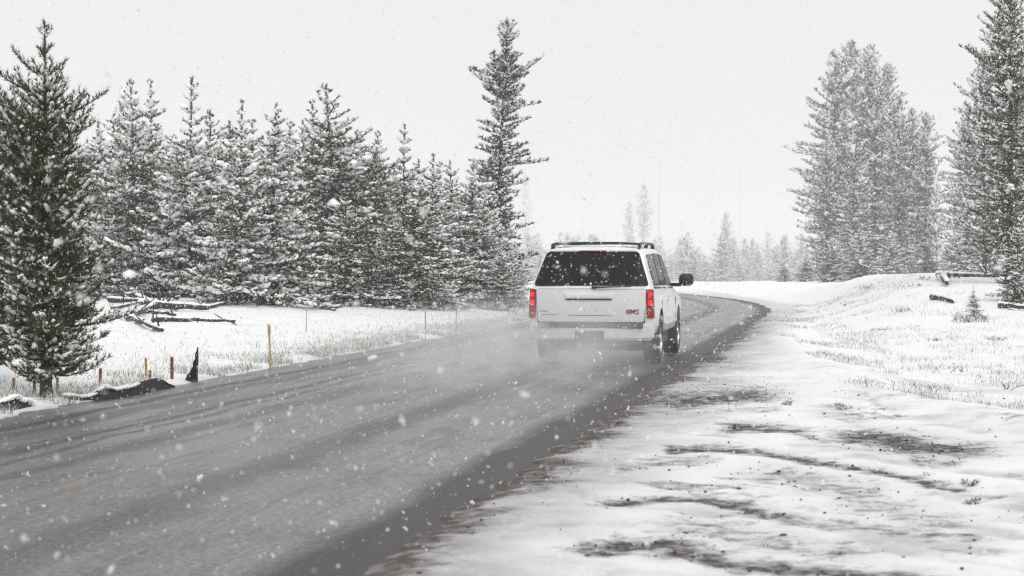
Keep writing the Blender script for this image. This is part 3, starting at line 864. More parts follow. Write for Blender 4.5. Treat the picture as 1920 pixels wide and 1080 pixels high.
# ------------------------------------------------------------------ stakes
M['orange'] = simple('weathered_orange_paint', (0.38, 0.19, 0.06), 0.8, var=0.35, scale=30)
M['rust'] = simple('rust_brown_wood', (0.17, 0.06, 0.03), 0.8, var=0.4, scale=30)
M['lath'] = simple('yellow_lath', (0.46, 0.33, 0.16), 0.75, var=0.2, scale=20)
M['pale_lath'] = simple('pale_lath', (0.42, 0.34, 0.22), 0.75, var=0.2, scale=20)
def stake(px, ytop, ybot, wpx, h0, mat, label, lean=0.0, name='wooden_stake', point=False):
    x, y = px2w(px, ybot, h0)
    g = gh(x, y)
    k = y / FPX
    Hh = (ybot - ytop) * k + 0.03
    w = wpx * k / 2 * 0.8
    root = empty(name, (x, y, g - 0.03))
    root.rotation_euler = (0, lean, rnd.uniform(-.4, .4))
    tag(root, label, 'stake', 'survey stakes along the left verge')
    bm = bmesh.new()
    bmesh.ops.create_cube(bm, size=1)
    for v_ in bm.verts:
        v_.co = Vector((v_.co.x * 2 * w, v_.co.y * 1.3 * w, (v_.co.z + 0.5) * Hh))
    bmesh.ops.subdivide_edges(bm, edges=[e for e in bm.edges if abs(e.verts[0].co.z - e.verts[1].co.z) > 0.01], cuts=5)
    for v_ in bm.verts:
        v_.co.x += rnd.gauss(0, w * 0.06); v_.co.y += rnd.gauss(0, w * 0.06)
    me_ = bpy.data.meshes.new('stake_post'); bm.to_mesh(me_); bm.free()
    link('post', me_, root, M[mat])
    rng = np.random.default_rng(int(px))
    sV, sF = lumps(np.array([[0, 0, Hh + w * 0.2], [w * .3, 0, Hh + w * .1]]), np.array([[1.0, 0, 0]] * 2), np.array([w * 1.15, w * .8]), np.array([w * .85, w * .7]), np.array([w * 0.7, w * .5]), rng)
    link('snow_cap', np_mesh('stake_snow', sV, sF, M['snow'], True), root)['kind'] = 'stuff'
    if point:
        bm = bmesh.new()
        bmesh.ops.create_cube(bm, size=1)
        for v_ in bm.verts: v_.co = Vector((v_.co.x * 3.2 * w, v_.co.y * 2.2 * w, Hh * 0.93 + v_.co.z * 0.16))
        bmesh.ops.bevel(bm, geom=list(bm.edges), offset=w * .3, segments=1, affect='EDGES')
        me_ = bpy.data.meshes.new('stake_flag'); bm.to_mesh(me_); bm.free()
        link('marker_band', me_, root, M['lath'])
H0 = 0.08
stake(25, 704, 727, 6.5, H0, 'orange', 'bright orange short stake at the left edge of the verge')
stake(64, 703, 730, 6.5, H0, 'rust', 'rust brown stake between two orange ones under the near pine')
stake(107, 700, 727, 6.5, H0, 'orange', 'orange stake right of the near pine trunk')
stake(187, 681, 712, 6, H0, 'rust', 'brown stake at the left end of the drooping black fabric', lean=0.03)
stake(274, 665, 698, 4.5, 0.1, 'orange', 'thin pale orange stake behind the hump of black fabric', lean=-0.04)
stake(281, 681, 705, 5, 0.1, 'rust', 'short stub of stake at the hump of the black fabric')
stake(322, 656, 698, 6.5, 0.1, 'rust', 'dark brown tall stake between black fabric and its torn peak')
stake(507, 597, 684, 4.0, 0.06, 'lath', 'tall yellow roadside stake with a marker band near its top', lean=-0.035, point=True)
stake(574, 560, 616, 2.2, 0.16, 'pale_lath', 'thin pale stake on the snow right of the yellow stake', lean=0.02)
stake(798, 566, 634, 2.6, 0.08, 'pale_lath', 'left of the two far thin stakes by the roadside', lean=-0.01)
stake(855, 565, 627, 2.6, 0.08, 'pale_lath', 'right of the two far thin stakes by the roadside', lean=0.01)

# ------------------------------------------------------------------ drooping silt fence
t = NT('black_fabric')
v = t.coord('Object')
nz = t.noise(v, 30, 5)
spk = t.ramp(t.noise(v, 55, 3, 0.8), [(0.66, (0, 0, 0)), (0.74, (0.7, 0.7, 0.7))])
t.l(t.mix(spk, t.ramp(nz, [(0.3, (0.012, 0.012, 0.013)), (0.7, (0.035, 0.035, 0.035))]), (0.7, 0.71, 0.72)), t.b.inputs['Base Color'])
t.set(Roughness=0.85)
t.bump(nz, 0.6, 0.02)
M['fabric'] = t.m
froot = empty('silt_fence', (*px2w(200, 722, H0), 0))
tag(froot, 'sagging black fabric fence with snow on its edge along the left verge', 'fence')
fo = np.array(froot.location)
def fabric(pts, name):
    """pts: (px, ytop, ybot) along the fence"""
    n_ = 40
    ps = np.array(pts, float)
    q = np.linspace(0, len(ps) - 1, n_)
    px_, yt_, yb_ = (np.interp(q, np.arange(len(ps)), ps[:, k]) for k in range(3))
    Vf, topl = [], []
    rows = 6
    for i in range(n_):
        x, y = px2w(px_[i], yb_[i], H0)
        g = gh(x, y) - 0.02
        k = y / FPX
        hh_ = max((yb_[i] - yt_[i]) * k * 1.3 + 0.02, 0.05)
        for side in (0, 1):
            for j in range(rows):
                f_ = j / (rows - 1)
                wob_ = 0.05 * math.sin(i * 0.9 + j * 1.7) * f_ + 0.03 * math.sin(i * 2.3 + j) * (1 - f_)
                Vf.append((x - fo[0], y - fo[1] + wob_ + 0.10 * f_ + side * 0.014, g + f_ * hh_ - fo[2]))
        topl.append((x - fo[0], y - fo[1] + 0.10, g + hh_ - fo[2]))
    Ff = []
    K = rows * 2
    for i in range(n_ - 1):
        for j in range(rows - 1):
            a = i * K + j
            Ff.append((a, a + K, a + K + 1, a + 1))
            b = a + rows
            Ff.append((b, b + 1, b + K + 1, b + K))
        a = i * K + rows - 1
        Ff.append((a, a + K, a + K + rows, a + rows))
    link('fabric', np_mesh(name, Vf, Ff, M['fabric'], True), froot)
    return np.array(topl)
tops = [fabric([(118, 733, 738), (150, 731, 737), (172, 726, 735), (190, 712, 734), (215, 715, 732), (245, 709, 728), (268, 700, 724), (281, 696, 721), (300, 702, 716), (326, 708, 713)], 'fence_fabric'),
        fabric([(346, 698, 702), (356, 686, 703), (362, 670, 703), (367, 651, 703), (370, 652, 702)], 'fence_peak'),
        fabric([(-6, 748, 758), (12, 742, 757), (24, 735, 755), (36, 742, 753), (48, 741, 751), (60, 748, 750)], 'fence_heap')]
rng = np.random.default_rng(8)
P = np.concatenate([tops[0][:24], tops[2][::2] + (0, 0, 0.01)])
sV, sF = lumps(P, np.tile([[1.0, 0.3, 0]], (len(P), 1)), np.full(len(P), 0.055), np.full(len(P), 0.035), rng.uniform(0.018, 0.035, len(P)), rng)
link('snow_edge', np_mesh('fence_snow', sV, sF, M['snow'], True), froot)['kind'] = 'stuff'

# ------------------------------------------------------------------ grass and gravel (stuff)
def grass(name, label, X, Y, hmin, hmax, wid, seed, frost):
    rng = np.random.default_rng(seed)
    N = len(X)
    Z = base_h(X, Y)
    P = np.stack([X, Y, Z - 0.01], -1)
    a = rng.random(N) * 6.28
    hgt = rng.uniform(hmin, hmax, N)
    lean_ = rng.normal(size=(N, 2)) * 0.6
    side = np.stack([np.cos(a), np.sin(a), 0 * a], -1) * (wid * rng.uniform(0.7, 1.4, N))[:, None]
    mid_ = P + np.stack([lean_[:, 0] * hgt * 0.35, lean_[:, 1] * hgt * 0.35, hgt * 0.6], -1)
    tip = P + np.stack([lean_[:, 0] * hgt * 1.2, lean_[:, 1] * hgt * 1.2, hgt * rng.uniform(0.7, 1.0, N)], -1)
    V_ = np.stack([P - side, P + side, mid_ + side * .7, mid_ - side * .7, tip], 1).reshape(-1, 3)
    b = np.arange(N) * 5
    F_ = np.concatenate([np.stack([b, b + 1, b + 2], -1), np.stack([b, b + 2, b + 3], -1), np.stack([b + 3, b + 2, b + 4], -1)])
    sh = np.clip(rng.normal(0.45, 0.25, N), 0, 1)
    fr = (rng.random(N) < frost) * 1.0
    me_ = np_mesh(name, V_, F_, M['grass'], False, {'shade': ('FACE', np.tile(sh, 3)), 'frost': ('FACE', np.concatenate([fr, fr, np.clip(fr + (rng.random(N) < .4) * .9, 0, 1)]))})
    tag(link(name, me_), label, 'grass', kind='stuff')
rng = np.random.default_rng(90)
# left verge
sv = rng.uniform(0, 75, 110000)
dv_ = -HALF - 0.36 - rng.exponential(0.60, 110000)
pv = P0[None] + U[None] * sv[:, None] + NR[None] * dv_[:, None]
m_ = (fbm(pv[:, 0] * 1.1, pv[:, 1] * 1.1, 61, 3) > 0.40) & (sv < S1 + 20)
pv = pv[m_][:52000]
grass('verge_grass', 'pale green snowy grass along the left edge of the road', pv[:, 0], pv[:, 1], 0.03, 0.16, 0.0030, 1, 0.45)
# open snow on the left with sparse blades
X = rng.uniform(-14, 3, 10000); Y = rng.uniform(24, 62, 10000)
d_ = -road_d(X, Y) - HALF
m_ = (d_ > 0.8) & (d_ < 13) & (fbm(X * 1.2, Y * .8, 63, 4) > 0.53)
grass('field_grass', 'sparse dry blades poking through the snow before the wood', X[m_], Y[m_], 0.02, 0.09, 0.004, 2, 0.45)
# right meadow
n_ = 95000
Y = 14 + (70 - 14) * rng.random(n_) ** 1.3
q = rng.exponential(3.0, n_) + 0.25
X = np.interp(Y, BERM_Y, BERM_X) + q - 0.2 + (fbm(Y * 0.7, Y * 0.2, 88, 3) - 0.5) * 1.6
m_ = (X < 26) & (fbm(X * 1.6, Y * .9, 65, 4) + rng.normal(size=n_) * 0.05 > 0.55 + 0.08 * sst(45, 70, Y)) & (X < 960 / FPX * Y + 3)
grass('meadow_grass', 'thin straw green grass standing in the snow of the right meadow', X[m_], Y[m_], 0.015, 0.12, 0.0028, 3, 0.5)
# gravel
gx, gy = rng.uniform(-0.5, 7.5, 60000), rng.uniform(9, 34, 60000)
ix = np.clip(np.searchsorted(np.array(xs), gx), 0, nx - 1)
iy = np.clip(np.searchsorted(np.array(ys), gy), 0, ny - 1)
mm = mud[iy, ix]
keep = (road_d(gx, gy) > HALF + 0.1) & (rng.random(60000) < 0.005 + 0.26 * mm ** 1.6)
gx, gy = gx[keep], gy[keep]
ng = len(gx)
P = np.stack([gx, gy, GH[iy, ix][keep] + 0.003], -1)
r_ = np.exp(rng.normal(math.log(0.0056), 0.42, ng))
gV, gF = lumps(P, np.stack([rng.normal(size=ng), rng.normal(size=ng), 0.1 * rng.normal(size=ng)], -1), r_ * 1.4, r_, r_ * 0.8, rng, 0.3)
tag(link('gravel', np_mesh('gravel', gV, gF, M['stone'])), 'loose dark gravel bits scattered on the snowy pull-off', 'gravel', kind='stuff')

# ------------------------------------------------------------------ white sport utility vehicle
t = NT('white_car_paint')
v = t.coord('Object')
sep = t.n('ShaderNodeSeparateXYZ'); t.l(v, sep.inputs[0])
dirt = t.n('ShaderNodeMapRange'); dirt.inputs[1].default_value = 1.3; dirt.inputs[2].default_value = 0.4
t.l(t.math('ADD', sep.outputs['Z'], t.math('MULTIPLY', t.math('SUBTRACT', t.noise(v, 4, 5), 0.5), 0.6)), dirt.inputs[0])
t.l(t.mix(t.math('MULTIPLY', dirt.outputs[0], 0.55), (0.78, 0.785, 0.79), (0.36, 0.35, 0.34)), t.b.inputs['Base Color'])
t.set(Roughness=0.35)
t.b.inputs['Coat Weight'].default_value = 0.4
t.b.inputs['Coat Roughness'].default_value = 0.15
M['paint'] = t.m
t = NT('privacy_glass')
v = t.coord('Object')
t.l(t.ramp(t.noise(v, 3, 3), [(0.3, (0.006, 0.006, 0.007)), (0.7, (0.012, 0.012, 0.013))]), t.b.inputs['Base Color'])
t.l(t.ramp(t.noise(v, 18, 5), [(0.3, (0.08, 0.08, 0.08)), (0.7, (0.3, 0.3, 0.3))]), t.b.inputs['Roughness'])
t.b.inputs['Specular IOR Level'].default_value = 0.18
M['glass'] = t.m
M['black'] = simple('black_plastic', (0.018, 0.018, 0.019), 0.5)
M['grey'] = simple('dark_grey_plastic', (0.07, 0.07, 0.072), 0.6, var=0.25, scale=6)
M['seam'] = simple('panel_gap', (0.03, 0.03, 0.03), 0.9)
M['rubber'] = simple('wet_rubber', (0.022, 0.021, 0.021), 0.55, var=0.3, scale=20, bump=0.2)
M['alloy'] = simple('alloy', (0.45, 0.45, 0.46), 0.35, 0.9)
M['chrome'] = simple('chrome', (0.6, 0.6, 0.61), 0.2, 1.0)
M['badge_red'] = simple('badge_red', (0.13, 0.010, 0.016), 0.4)
M['plate'] = simple('dirty_plate', (0.02, 0.02, 0.022), 0.6, var=0.4, scale=12)
t = NT('tail_lens')
v = t.coord('Object')
t.l(t.ramp(t.noise(v, 25, 3), [(0.3, (0.09, 0.003, 0.005)), (0.7, (0.17, 0.005, 0.008))]), t.b.inputs['Base Color'])
t.set(Roughness=0.25)
t.b.inputs['Emission Color'].default_value = (1, 0.02, 0.03, 1)
t.b.inputs['Emission Strength'].default_value = 0.10
M['lens'] = t.m
t = NT('lit_tail_bulb')
t.l(t.ramp(t.noise(t.coord('Object'), 40, 3), [(0.3, (0.5, 0.01, 0.01)), (0.7, (0.7, 0.03, 0.03))]), t.b.inputs['Base Color'])
t.b.inputs['Emission Color'].default_value = (1, 0.008, 0.012, 1)
t.b.inputs['Emission Strength'].default_value = 0.9
M['bulb'] = t.m
M['lamp_clear'] = simple('clear_lamp', (0.6, 0.6, 0.62), 0.15)

suv = empty('sport_utility_vehicle', (1.24, 32.0, -0.005), -A)
tag(suv, 'white sport utility vehicle seen from behind with lit tail lights on the wet road', 'car')

def bm_obj(name, bm, mat, parent, smooth=None):
    bmesh.ops.recalc_face_normals(bm, faces=bm.faces)
    me_ = bpy.data.meshes.new(name)
    bm.to_mesh(me_); bm.free()
    if smooth is not None:
        for p in me_.polygons: p.use_smooth = True
        me_.set_sharp_from_angle(angle=R(smooth))
    return link(name, me_, parent, mat)

def rbox(name, x0, x1, y0, y1, z0, z1, mat, parent, bev=0.01, seg=2, fn=None):
    bm = bmesh.new()
    bmesh.ops.create_cube(bm, size=1)
    for v_ in bm.verts:
        v_.co = Vector(((x0 + x1) / 2 + v_.co.x * (x1 - x0), (y0 + y1) / 2 + v_.co.y * (y1 - y0), (z0 + z1) / 2 + v_.co.z * (z1 - z0)))
    if bev: bmesh.ops.bevel(bm, geom=list(bm.edges), offset=bev, segments=seg, affect='EDGES', profile=0.5)
    if fn:
        for v_ in bm.verts: v_.co = Vector(fn(v_.co))
    return bm_obj(name, bm, mat, parent, 40)

def panel(name, pts, nrm, off, th, mat, parent):
    nrm = Vector(nrm).normalized()
    bm = bmesh.new()
    a = [bm.verts.new(Vector(p) + nrm * off) for p in pts]
    b = [bm.verts.new(Vector(p) + nrm * (off - th)) for p in pts]
    bm.faces.new(a); bm.faces.new(b[::-1])
    for i in range(len(a)):
        j = (i + 1) % len(a)
        bm.faces.new((a[i], a[j], b[j], b[i]))
    return bm_obj(name, bm, mat, parent)

def round_poly(pts, r, k=4):
    out = []
    n_ = len(pts)
    for i in range(n_):
        p, a, b = Vector(pts[i]), Vector(pts[i - 1]), Vector(pts[(i + 1) % n_])
        da, db = (a - p), (b - p)
        rr = min(r, da.length * .45, db.length * .45)
        p0, p1 = p + da.normalized() * rr, p + db.normalized() * rr
        for q in range(k + 1):
            f_ = q / k
            out.append(p0 * (1 - f_) ** 2 + p * 2 * f_ * (1 - f_) + p1 * f_ ** 2)
    return out

# stations: y, sill z, max half width, belt z, belt half width, top z, top half width
ST = [(0.0, .50, .935, 1.19, .915, 1.205, .89), (0.03, .47, .972, 1.215, .945, 1.245, .92), (0.12, .46, .995, 1.22, .958, 1.42, .88), (0.32, .46, 1.0, 1.22, .96, 1.80, .785), (0.40, .46, 1.0, 1.22, .96, 1.845, .765), (0.6, .46, 1.0, 1.22, .962, 1.868, .772),
      (1.5, .45, 1.005, 1.22, .965, 1.885, .80), (2.7, .45, 1.005, 1.215, .965, 1.875, .80), (3.35, .45, 1.005, 1.205, .962, 1.835, .78), (3.55, .45, 1.005, 1.20, .96, 1.80, .77), (4.3, .45, 1.0, 1.165, .95, 1.20, .90), (4.5, .45, 1.0, 1.15, .945, 1.175, .89),
      (5.15, .45, .99, 1.09, .93, 1.12, .86), (5.42, .46, .96, 1.02, .90, 1.05, .82), (5.52, .48, .90, .93, .86, .96, .80)]
bm = bmesh.new()
rows_ = []
for (y, zb, wm, zt, wb, zr, wt) in ST:
    u_ = zr - zt
    hp = [(0, zb), (wm - .14, zb), (wm - .04, zb + .05), (wm - .005, zb + .18), (wm, .82), (wm - .008, 1.0 if zt > 1.05 else (zt + .82) / 2), (wb + .012, zt - .05), (wb, zt),
          (wb + (wt - wb) * .5, zt + u_ * .47), (wt + .012, zt + u_ * .90), (wt - .03, zt + u_ * .965), (wt - .14, zr), (wt * .45, zr + .022), (0, zr + .028)]
    full = [bm.verts.new((x, y, z)) for x, z in hp] + [bm.verts.new((-x, y, z)) for x, z in hp[-2:0:-1]]
    rows_.append(full)
for a, b in zip(rows_, rows_[1:]):
    for i in range(len(a)):
        j = (i + 1) % len(a)
        bm.faces.new((a[i], a[j], b[j], b[i]))
bm.faces.new(rows_[0]); bm.faces.new(rows_[-1][::-1])
body = bm_obj('body', bm, M['paint'], suv, 32)
# wheel arches cut out
AX = (1.30, 4.60)
cut_bm = bmesh.new()
for ay in AX:
    for sx in (-1, 1):
        g = bmesh.ops.create_cone(cut_bm, cap_ends=True, segments=36, radius1=0.475, radius2=0.475, depth=0.42, matrix=Matrix.Translation((sx * 0.93, ay, 0.42)) @ Matrix.Rotation(R(90), 4, 'Y'))
cutter = bm_obj('arch_cutter', cut_bm, M['black'], suv)
mod = body.modifiers.new('arches', 'BOOLEAN'); mod.object = cutter; mod.operation = 'DIFFERENCE'; mod.solver = 'EXACT'
bpy.context.view_layer.update()
newm = bpy.data.meshes.new_from_object(body.evaluated_get(bpy.context.evaluated_depsgraph_get()))
body.modifiers.clear()
body.data = newm
newm.materials.clear(); newm.materials.append(M['paint'])
for p in newm.polygons: p.material_index = 0
cm = cutter.data
bpy.data.objects.remove(cutter); bpy.data.meshes.remove(cm)

rbox('underbody', -.86, .86, .12, 5.3, .24, .52, M['black'], suv, .04)
for ay in AX:
    for sx in (-1, 1):
        rbox('wheel_well', sx * .72 - .02, sx * .72 + .02, ay - .47, ay + .47, .42, .88, M['black'], suv, .01)
# wheels
def wheel(sx, ay):
    r = empty('wheel', (sx * 0.865, ay, 0.405)); r.parent = suv
    def lathe(prof, k=40):
        b = bmesh.new()
        rings = []
        for i in range(k):
            a = i * 2 * math.pi / k
            rings.append([b.verts.new((x, math.cos(a) * q, math.sin(a) * q)) for x, q in prof])
        for i in range(k):
            j = (i + 1) % k
            for m in range(len(prof)):
                n2 = (m + 1) % len(prof)
                b.faces.new((rings[i][m], rings[i][n2], rings[j][n2], rings[j][m]))
        return b
    bm_obj('tyre', lathe([(-.13, .26), (-.135, .33), (-.125, .385), (-.10, .402), (0, .407), (.10, .402), (.125, .385), (.135, .33), (.13, .26), (.06, .25), (-.06, .25)]), M['rubber'], r, 40)
    bm_obj('rim', lathe([(-.12, .262), (.12, .262), (.125, .245), (.09, .235), (-.09, .235), (-.12, .245)]), M['alloy'], r, 40)
    sb = bmesh.new()
    for k in range(6):
        mtx = Matrix.Rotation(k * math.pi / 3, 4, 'X') @ Matrix.Translation((sx * .085, 0, .13))
        g = bmesh.ops.create_cube(sb, size=1, matrix=mtx @ Matrix.Diagonal((.035, .085, .24, 1)))
    bm_obj('spokes', sb, M['alloy'], r)
    hb = bmesh.new()
    bmesh.ops.create_cone(hb, cap_ends=True, segments=20, radius1=.085, radius2=.07, depth=.05, matrix=Matrix.Translation((sx * .10, 0, 0)) @ Matrix.Rotation(R(90) * sx, 4, 'Y'))
    bm_obj('hub', hb, M['alloy'], r, 40)
    db = bmesh.new()
    bmesh.ops.create_cone(db, cap_ends=True, segments=24, radius1=.235, radius2=.235, depth=.03, matrix=Matrix.Rotation(R(90), 4, 'Y'))
    bm_obj('brake_disc', db, M['black'], r, 40)
for ay in AX:
    for sx in (-1, 1): wheel(sx, ay)

# tailgate
tg = panel('tailgate', round_poly([(-.845, -.004, .70), (.845, -.004, .70), (.862, -.004, 1.0), (.875, .0, 1.215), (-.875, .0, 1.215), (-.862, -.004, 1.0)], .04), (0, -1, 0), .014, .03, M['paint'], suv)
rbox('gate_gap', -.862, .862, -.006, .01, .685, 1.222, M['seam'], suv, .004)
rbox('gate_handle', -.40, .35, -.045, .0, 1.065, 1.15, M['paint'], suv, .012)
rbox('gate_handle_painted_shadow', -.39, .34, -.034, .0, 1.046, 1.064, M['seam'], suv, .004)  # dark strip painting the shadow under the handle, no real gap here
rbox('gate_crease_painted_shade', -.36, .33, -.024, .0, .798, .806, M['grey'], suv, .003)  # grey strip painting the shade line of the lower crease
for q in (-.10, .10): rbox('gate_bolt', q - .008, q + .008, -.026, 0, .875, .891, M['black'], suv, .004)
rbox('small_badge', -.82, -.69, -.022, 0, .862, .874, M['grey'], suv, .003)
rbox('small_badge', -.79, -.52, -.0205, 0, .808, .816, M['grey'], suv, .003)
cu = bpy.data.curves.new('gate_lettering', 'FONT')
cu.body = 'GMC'
cu.size = 0.094
cu.extrude = 0.006
cu.bevel_depth = 0.0
cu.offset = 0.0035
cu.align_x = 'CENTER'
to = bpy.data.objects.new('gate_lettering_curve', cu)
col.objects.link(to)
bpy.context.view_layer.update()
tm = bpy.data.meshes.new_from_object(to.evaluated_get(bpy.context.evaluated_depsgraph_get()))
bpy.data.objects.remove(to); bpy.data.curves.remove(cu)
lt = link('lettering', tm, suv, M['badge_red'])
lt.location = (.665, -.024, .835); lt.rotation_euler = (R(90), 0, 0); lt.scale = (0.98, 0.92, 1)
# rear window (raked), its band, wiper, high brake light
wn = Vector((0, -.58, .29))
panel('rear_window', round_poly([(-.918, .045, 1.262), (.918, .045, 1.262), (.735, .322, 1.795), (-.735, .322, 1.795)], .06), wn, .034, .03, M['glass'], suv)
rbox('rear_spoiler', -.70, .70, .25, .56, 1.832, 1.874, M['paint'], suv, .02, 3, lambda c: (c.x, c.y + .10 * abs(c.x) ** 3, c.z - .03 * abs(c.x / .7) ** 4))
rbox('high_brake_light', -.21, .21, .262, .30, 1.80, 1.829, M['badge_red'], suv, .006)
wp = empty('rear_wiper', (0, 0, 0)); wp.parent = suv
Vs, Fs = [], []
tube([(.06, -.03, 1.232), (.09, -.045, 1.245), (.35, -.04, 1.252), (.64, -.035, 1.256)], [.018, .016, .012, .009], 6, Vs, Fs)
link('wiper_arm', np_mesh('wiper_arm', np.concatenate(Vs), np.concatenate(Fs), M['black'], True), wp)
rbox('wiper_pivot', .02, .10, -.045, .02, 1.228, 1.262, M['black'], wp, .012)
# tail lights
for sx in (-1, 1):
    def warp(c, sx=sx):
        f_ = (c.z - .76) / .46
        return (c.x - sx * .022 * f_ ** 2, c.y + .01 * f_, c.z)
    tl = rbox('tail_light', min(sx * .884, sx * 1.002), max(sx * .884, sx * 1.002), -.026, .20, .755, 1.215, M['lens'], suv, .022, 3, warp)
    for zc, rz_ in ((1.13, .045), (1.0, .05), (.865, .035)):
        b = bmesh.new()
        bmesh.ops.create_uvsphere(b, u_segments=16, v_segments=10, radius=1, matrix=Matrix.Translation((sx * .940, -.022, zc)) @ Matrix.Diagonal((.034, .014, rz_, 1)))
        bm_obj('bulb', b, M['bulb'] if zc > .9 else M['lens'], tl, 60)
# bumper
def bw(c):
    k = abs(c.x) / .98
    return (c.x, c.y + .11 * k ** 4, c.z)
bm = bmesh.new()
bmesh.ops.create_cube(bm, size=1, matrix=Matrix.Translation((0, .01, .545)) @ Matrix.Diagonal((1.97, .27, .27, 1)))
bmesh.ops.bevel(bm, geom=list(bm.edges), offset=.035, segments=3, affect='EDGES')
bmesh.ops.bisect_plane(bm, geom=bm.verts[:] + bm.edges[:] + bm.faces[:], plane_co=(0, 0, 0), plane_no=(1, 0, 0))
for q in np.linspace(-.9, .9, 13):
    bmesh.ops.bisect_plane(bm, geom=bm.verts[:] + bm.edges[:] + bm.faces[:], plane_co=(q, 0, 0), plane_no=(1, 0, 0))
for v_ in bm.verts: v_.co = Vector(bw(v_.co))
bumper = bm_obj('bumper', bm, M['paint'], suv, 40)
rbox('step_pad', -.835, .835, -.135, .02, .60, .694, M['grey'], bumper, .02)
pl = rbox('number_plate', -.215, .215, -.142, -.10, .42, .55, M['plate'], suv, .006)
rbox('plate_frame', -.23, .23, -.136, -.10, .408, .562, M['black'], pl, .006)
rbox('lower_valance', -.80, .80, -.05, .14, .33, .42, M['grey'], suv, .03)
Vs, Fs = [], []
tube([(.62, .3, .33), (.63, .05, .32), (.64, -.06, .315)], [.035, .035, .035], 12, Vs, Fs)
link('exhaust_pipe', np_mesh('exhaust', np.concatenate(Vs), np.concatenate(Fs), M['grey'], True), suv)
# side glass, pillars, doors
def sidep(y, f_, sx):
    """point on the flat side of the cabin, f 0 at the belt and 1 at the roof edge"""
    ysn = [s[0] for s in ST]
    g = lambda k: float(np.interp(y, ysn, [s[k] for s in ST]))
    zt, wb, zr, wt = g(3), g(4), g(5), g(6)
    return Vector((sx * (wb + (wt + .012 - wb) * f_), y, zt + (zr - zt) * .90 * f_))
for sx in (-1, 1):
    nr = Vector((sx, 0, .3))
    for nm, poly in (('quarter_window', [(.55, .07), (1.42, .07), (1.42, .93), (.72, .93)]), ('rear_door_window', [(1.50, .07), (2.42, .07), (2.42, .95), (1.50, .94)]),
                     ('front_door_window', [(2.52, .07), (3.78, .07), (3.45, .70), (3.28, .95), (2.52, .95)])):
        panel(nm, round_poly([sidep(y, f_, sx) for y, f_ in poly], .05, 3), nr, .010, .03, M['glass'], suv)
    panel('window_trim', [sidep(.5, .0, sx), sidep(3.9, .0, sx), sidep(3.9, .045, sx), sidep(.5, .045, sx)], nr, .012, .02, M['black'], suv)
    for y in (1.46, 2.47, 3.95):
        rbox('door_gap', min(sx * .97, sx * 1.0035), max(sx * .97, sx * 1.0035) + 0.0, y - .002, y + .002, .62, 1.02, M['seam'], suv, .001, 1)
    for y in (1.62, 2.62):
        rbox('door_handle', min(sx * .98, sx * 1.03), max(sx * .98, sx * 1.03), y, y + .2, 1.06, 1.10, M['paint'], suv, .012)
    rbox('side_moulding', min(sx * .99, sx * 1.02), max(sx * .99, sx * 1.02), 1.85, 4.05, .60, .66, M['paint'], suv, .008)
    mr = rbox('side_mirror', min(sx * 1.07, sx * 1.33), max(sx * 1.07, sx * 1.33), 3.70, 3.90, 1.225, 1.445, M['black'], suv, .085, 5)
    rbox('mirror_arm', min(sx * .93, sx * 1.12), max(sx * .93, sx * 1.12), 3.78, 3.86, 1.215, 1.28, M['black'], mr, .015)
    rbox('mirror_glass', min(sx * 1.105, sx * 1.295), max(sx * 1.105, sx * 1.295), 3.712, 3.73, 1.265, 1.405, M['glass'], mr, .004)
    Vs, Fs = [], []
    x = sx * .70
    tube([(x, .62, 1.862), (x, .72, 1.925), (x, .95, 1.94), (x, 2.6, 1.945), (x, 2.85, 1.93), (x, 2.98, 1.87)], [.026] * 6, 8, Vs, Fs)
    rl = link('roof_rail', np_mesh('roof_rail', np.concatenate(Vs), np.concatenate(Fs), M['black'], True), suv)
    for y in (.72, 1.75, 2.80):
        rbox('rail_foot', x - .028, x + .028, y - .06, y + .06, 1.86, 1.935, M['black'], rl, .012)
    rbox('head_light', min(sx * .55, sx * .88), max(sx * .55, sx * .88), 5.40, 5.53, .80, .98, M['lamp_clear'], suv, .03)
for y in (.82, 2.3):
    Vs, Fs = [], []
    tube([(-.71, y, 1.935), (-.4, y, 1.952), (0, y, 1.956), (.4, y, 1.952), (.71, y, 1.935)], [.017] * 5, 8, Vs, Fs)
    link('cross_bar', np_mesh('cross_bar', np.concatenate(Vs), np.concatenate(Fs), M['black'], True), suv)
panel('windscreen', round_poly([(-.86, 4.22, 1.235), (.86, 4.22, 1.235), (.70, 3.60, 1.785), (-.70, 3.60, 1.785)], .05), (0, .55, .7), .02, .03, M['glass'], suv)
rbox('grille', -.50, .50, 5.47, 5.54, .62, .90, M['chrome'], suv, .02)
rbox('front_bumper', -.94, .94, 5.38, 5.60, .38, .60, M['paint'], suv, .05)
# thin snow on the roof
rng = np.random.default_rng(3)
q = rng.random((260, 2)) * (1.2, 2.3) + (-.6, .65)
P = np.stack([q[:, 0], q[:, 1], np.full(260, 1.898)], -1)
sV, sF = lumps(P, np.tile([[1.0, 0, 0]], (260, 1)), rng.uniform(.05, .13, 260), rng.uniform(.05, .13, 260), rng.uniform(.008, .02, 260), rng, .3)
link('roof_snow', np_mesh('roof_snow', sV, sF, M['snow'], True), suv)['kind'] = 'stuff'

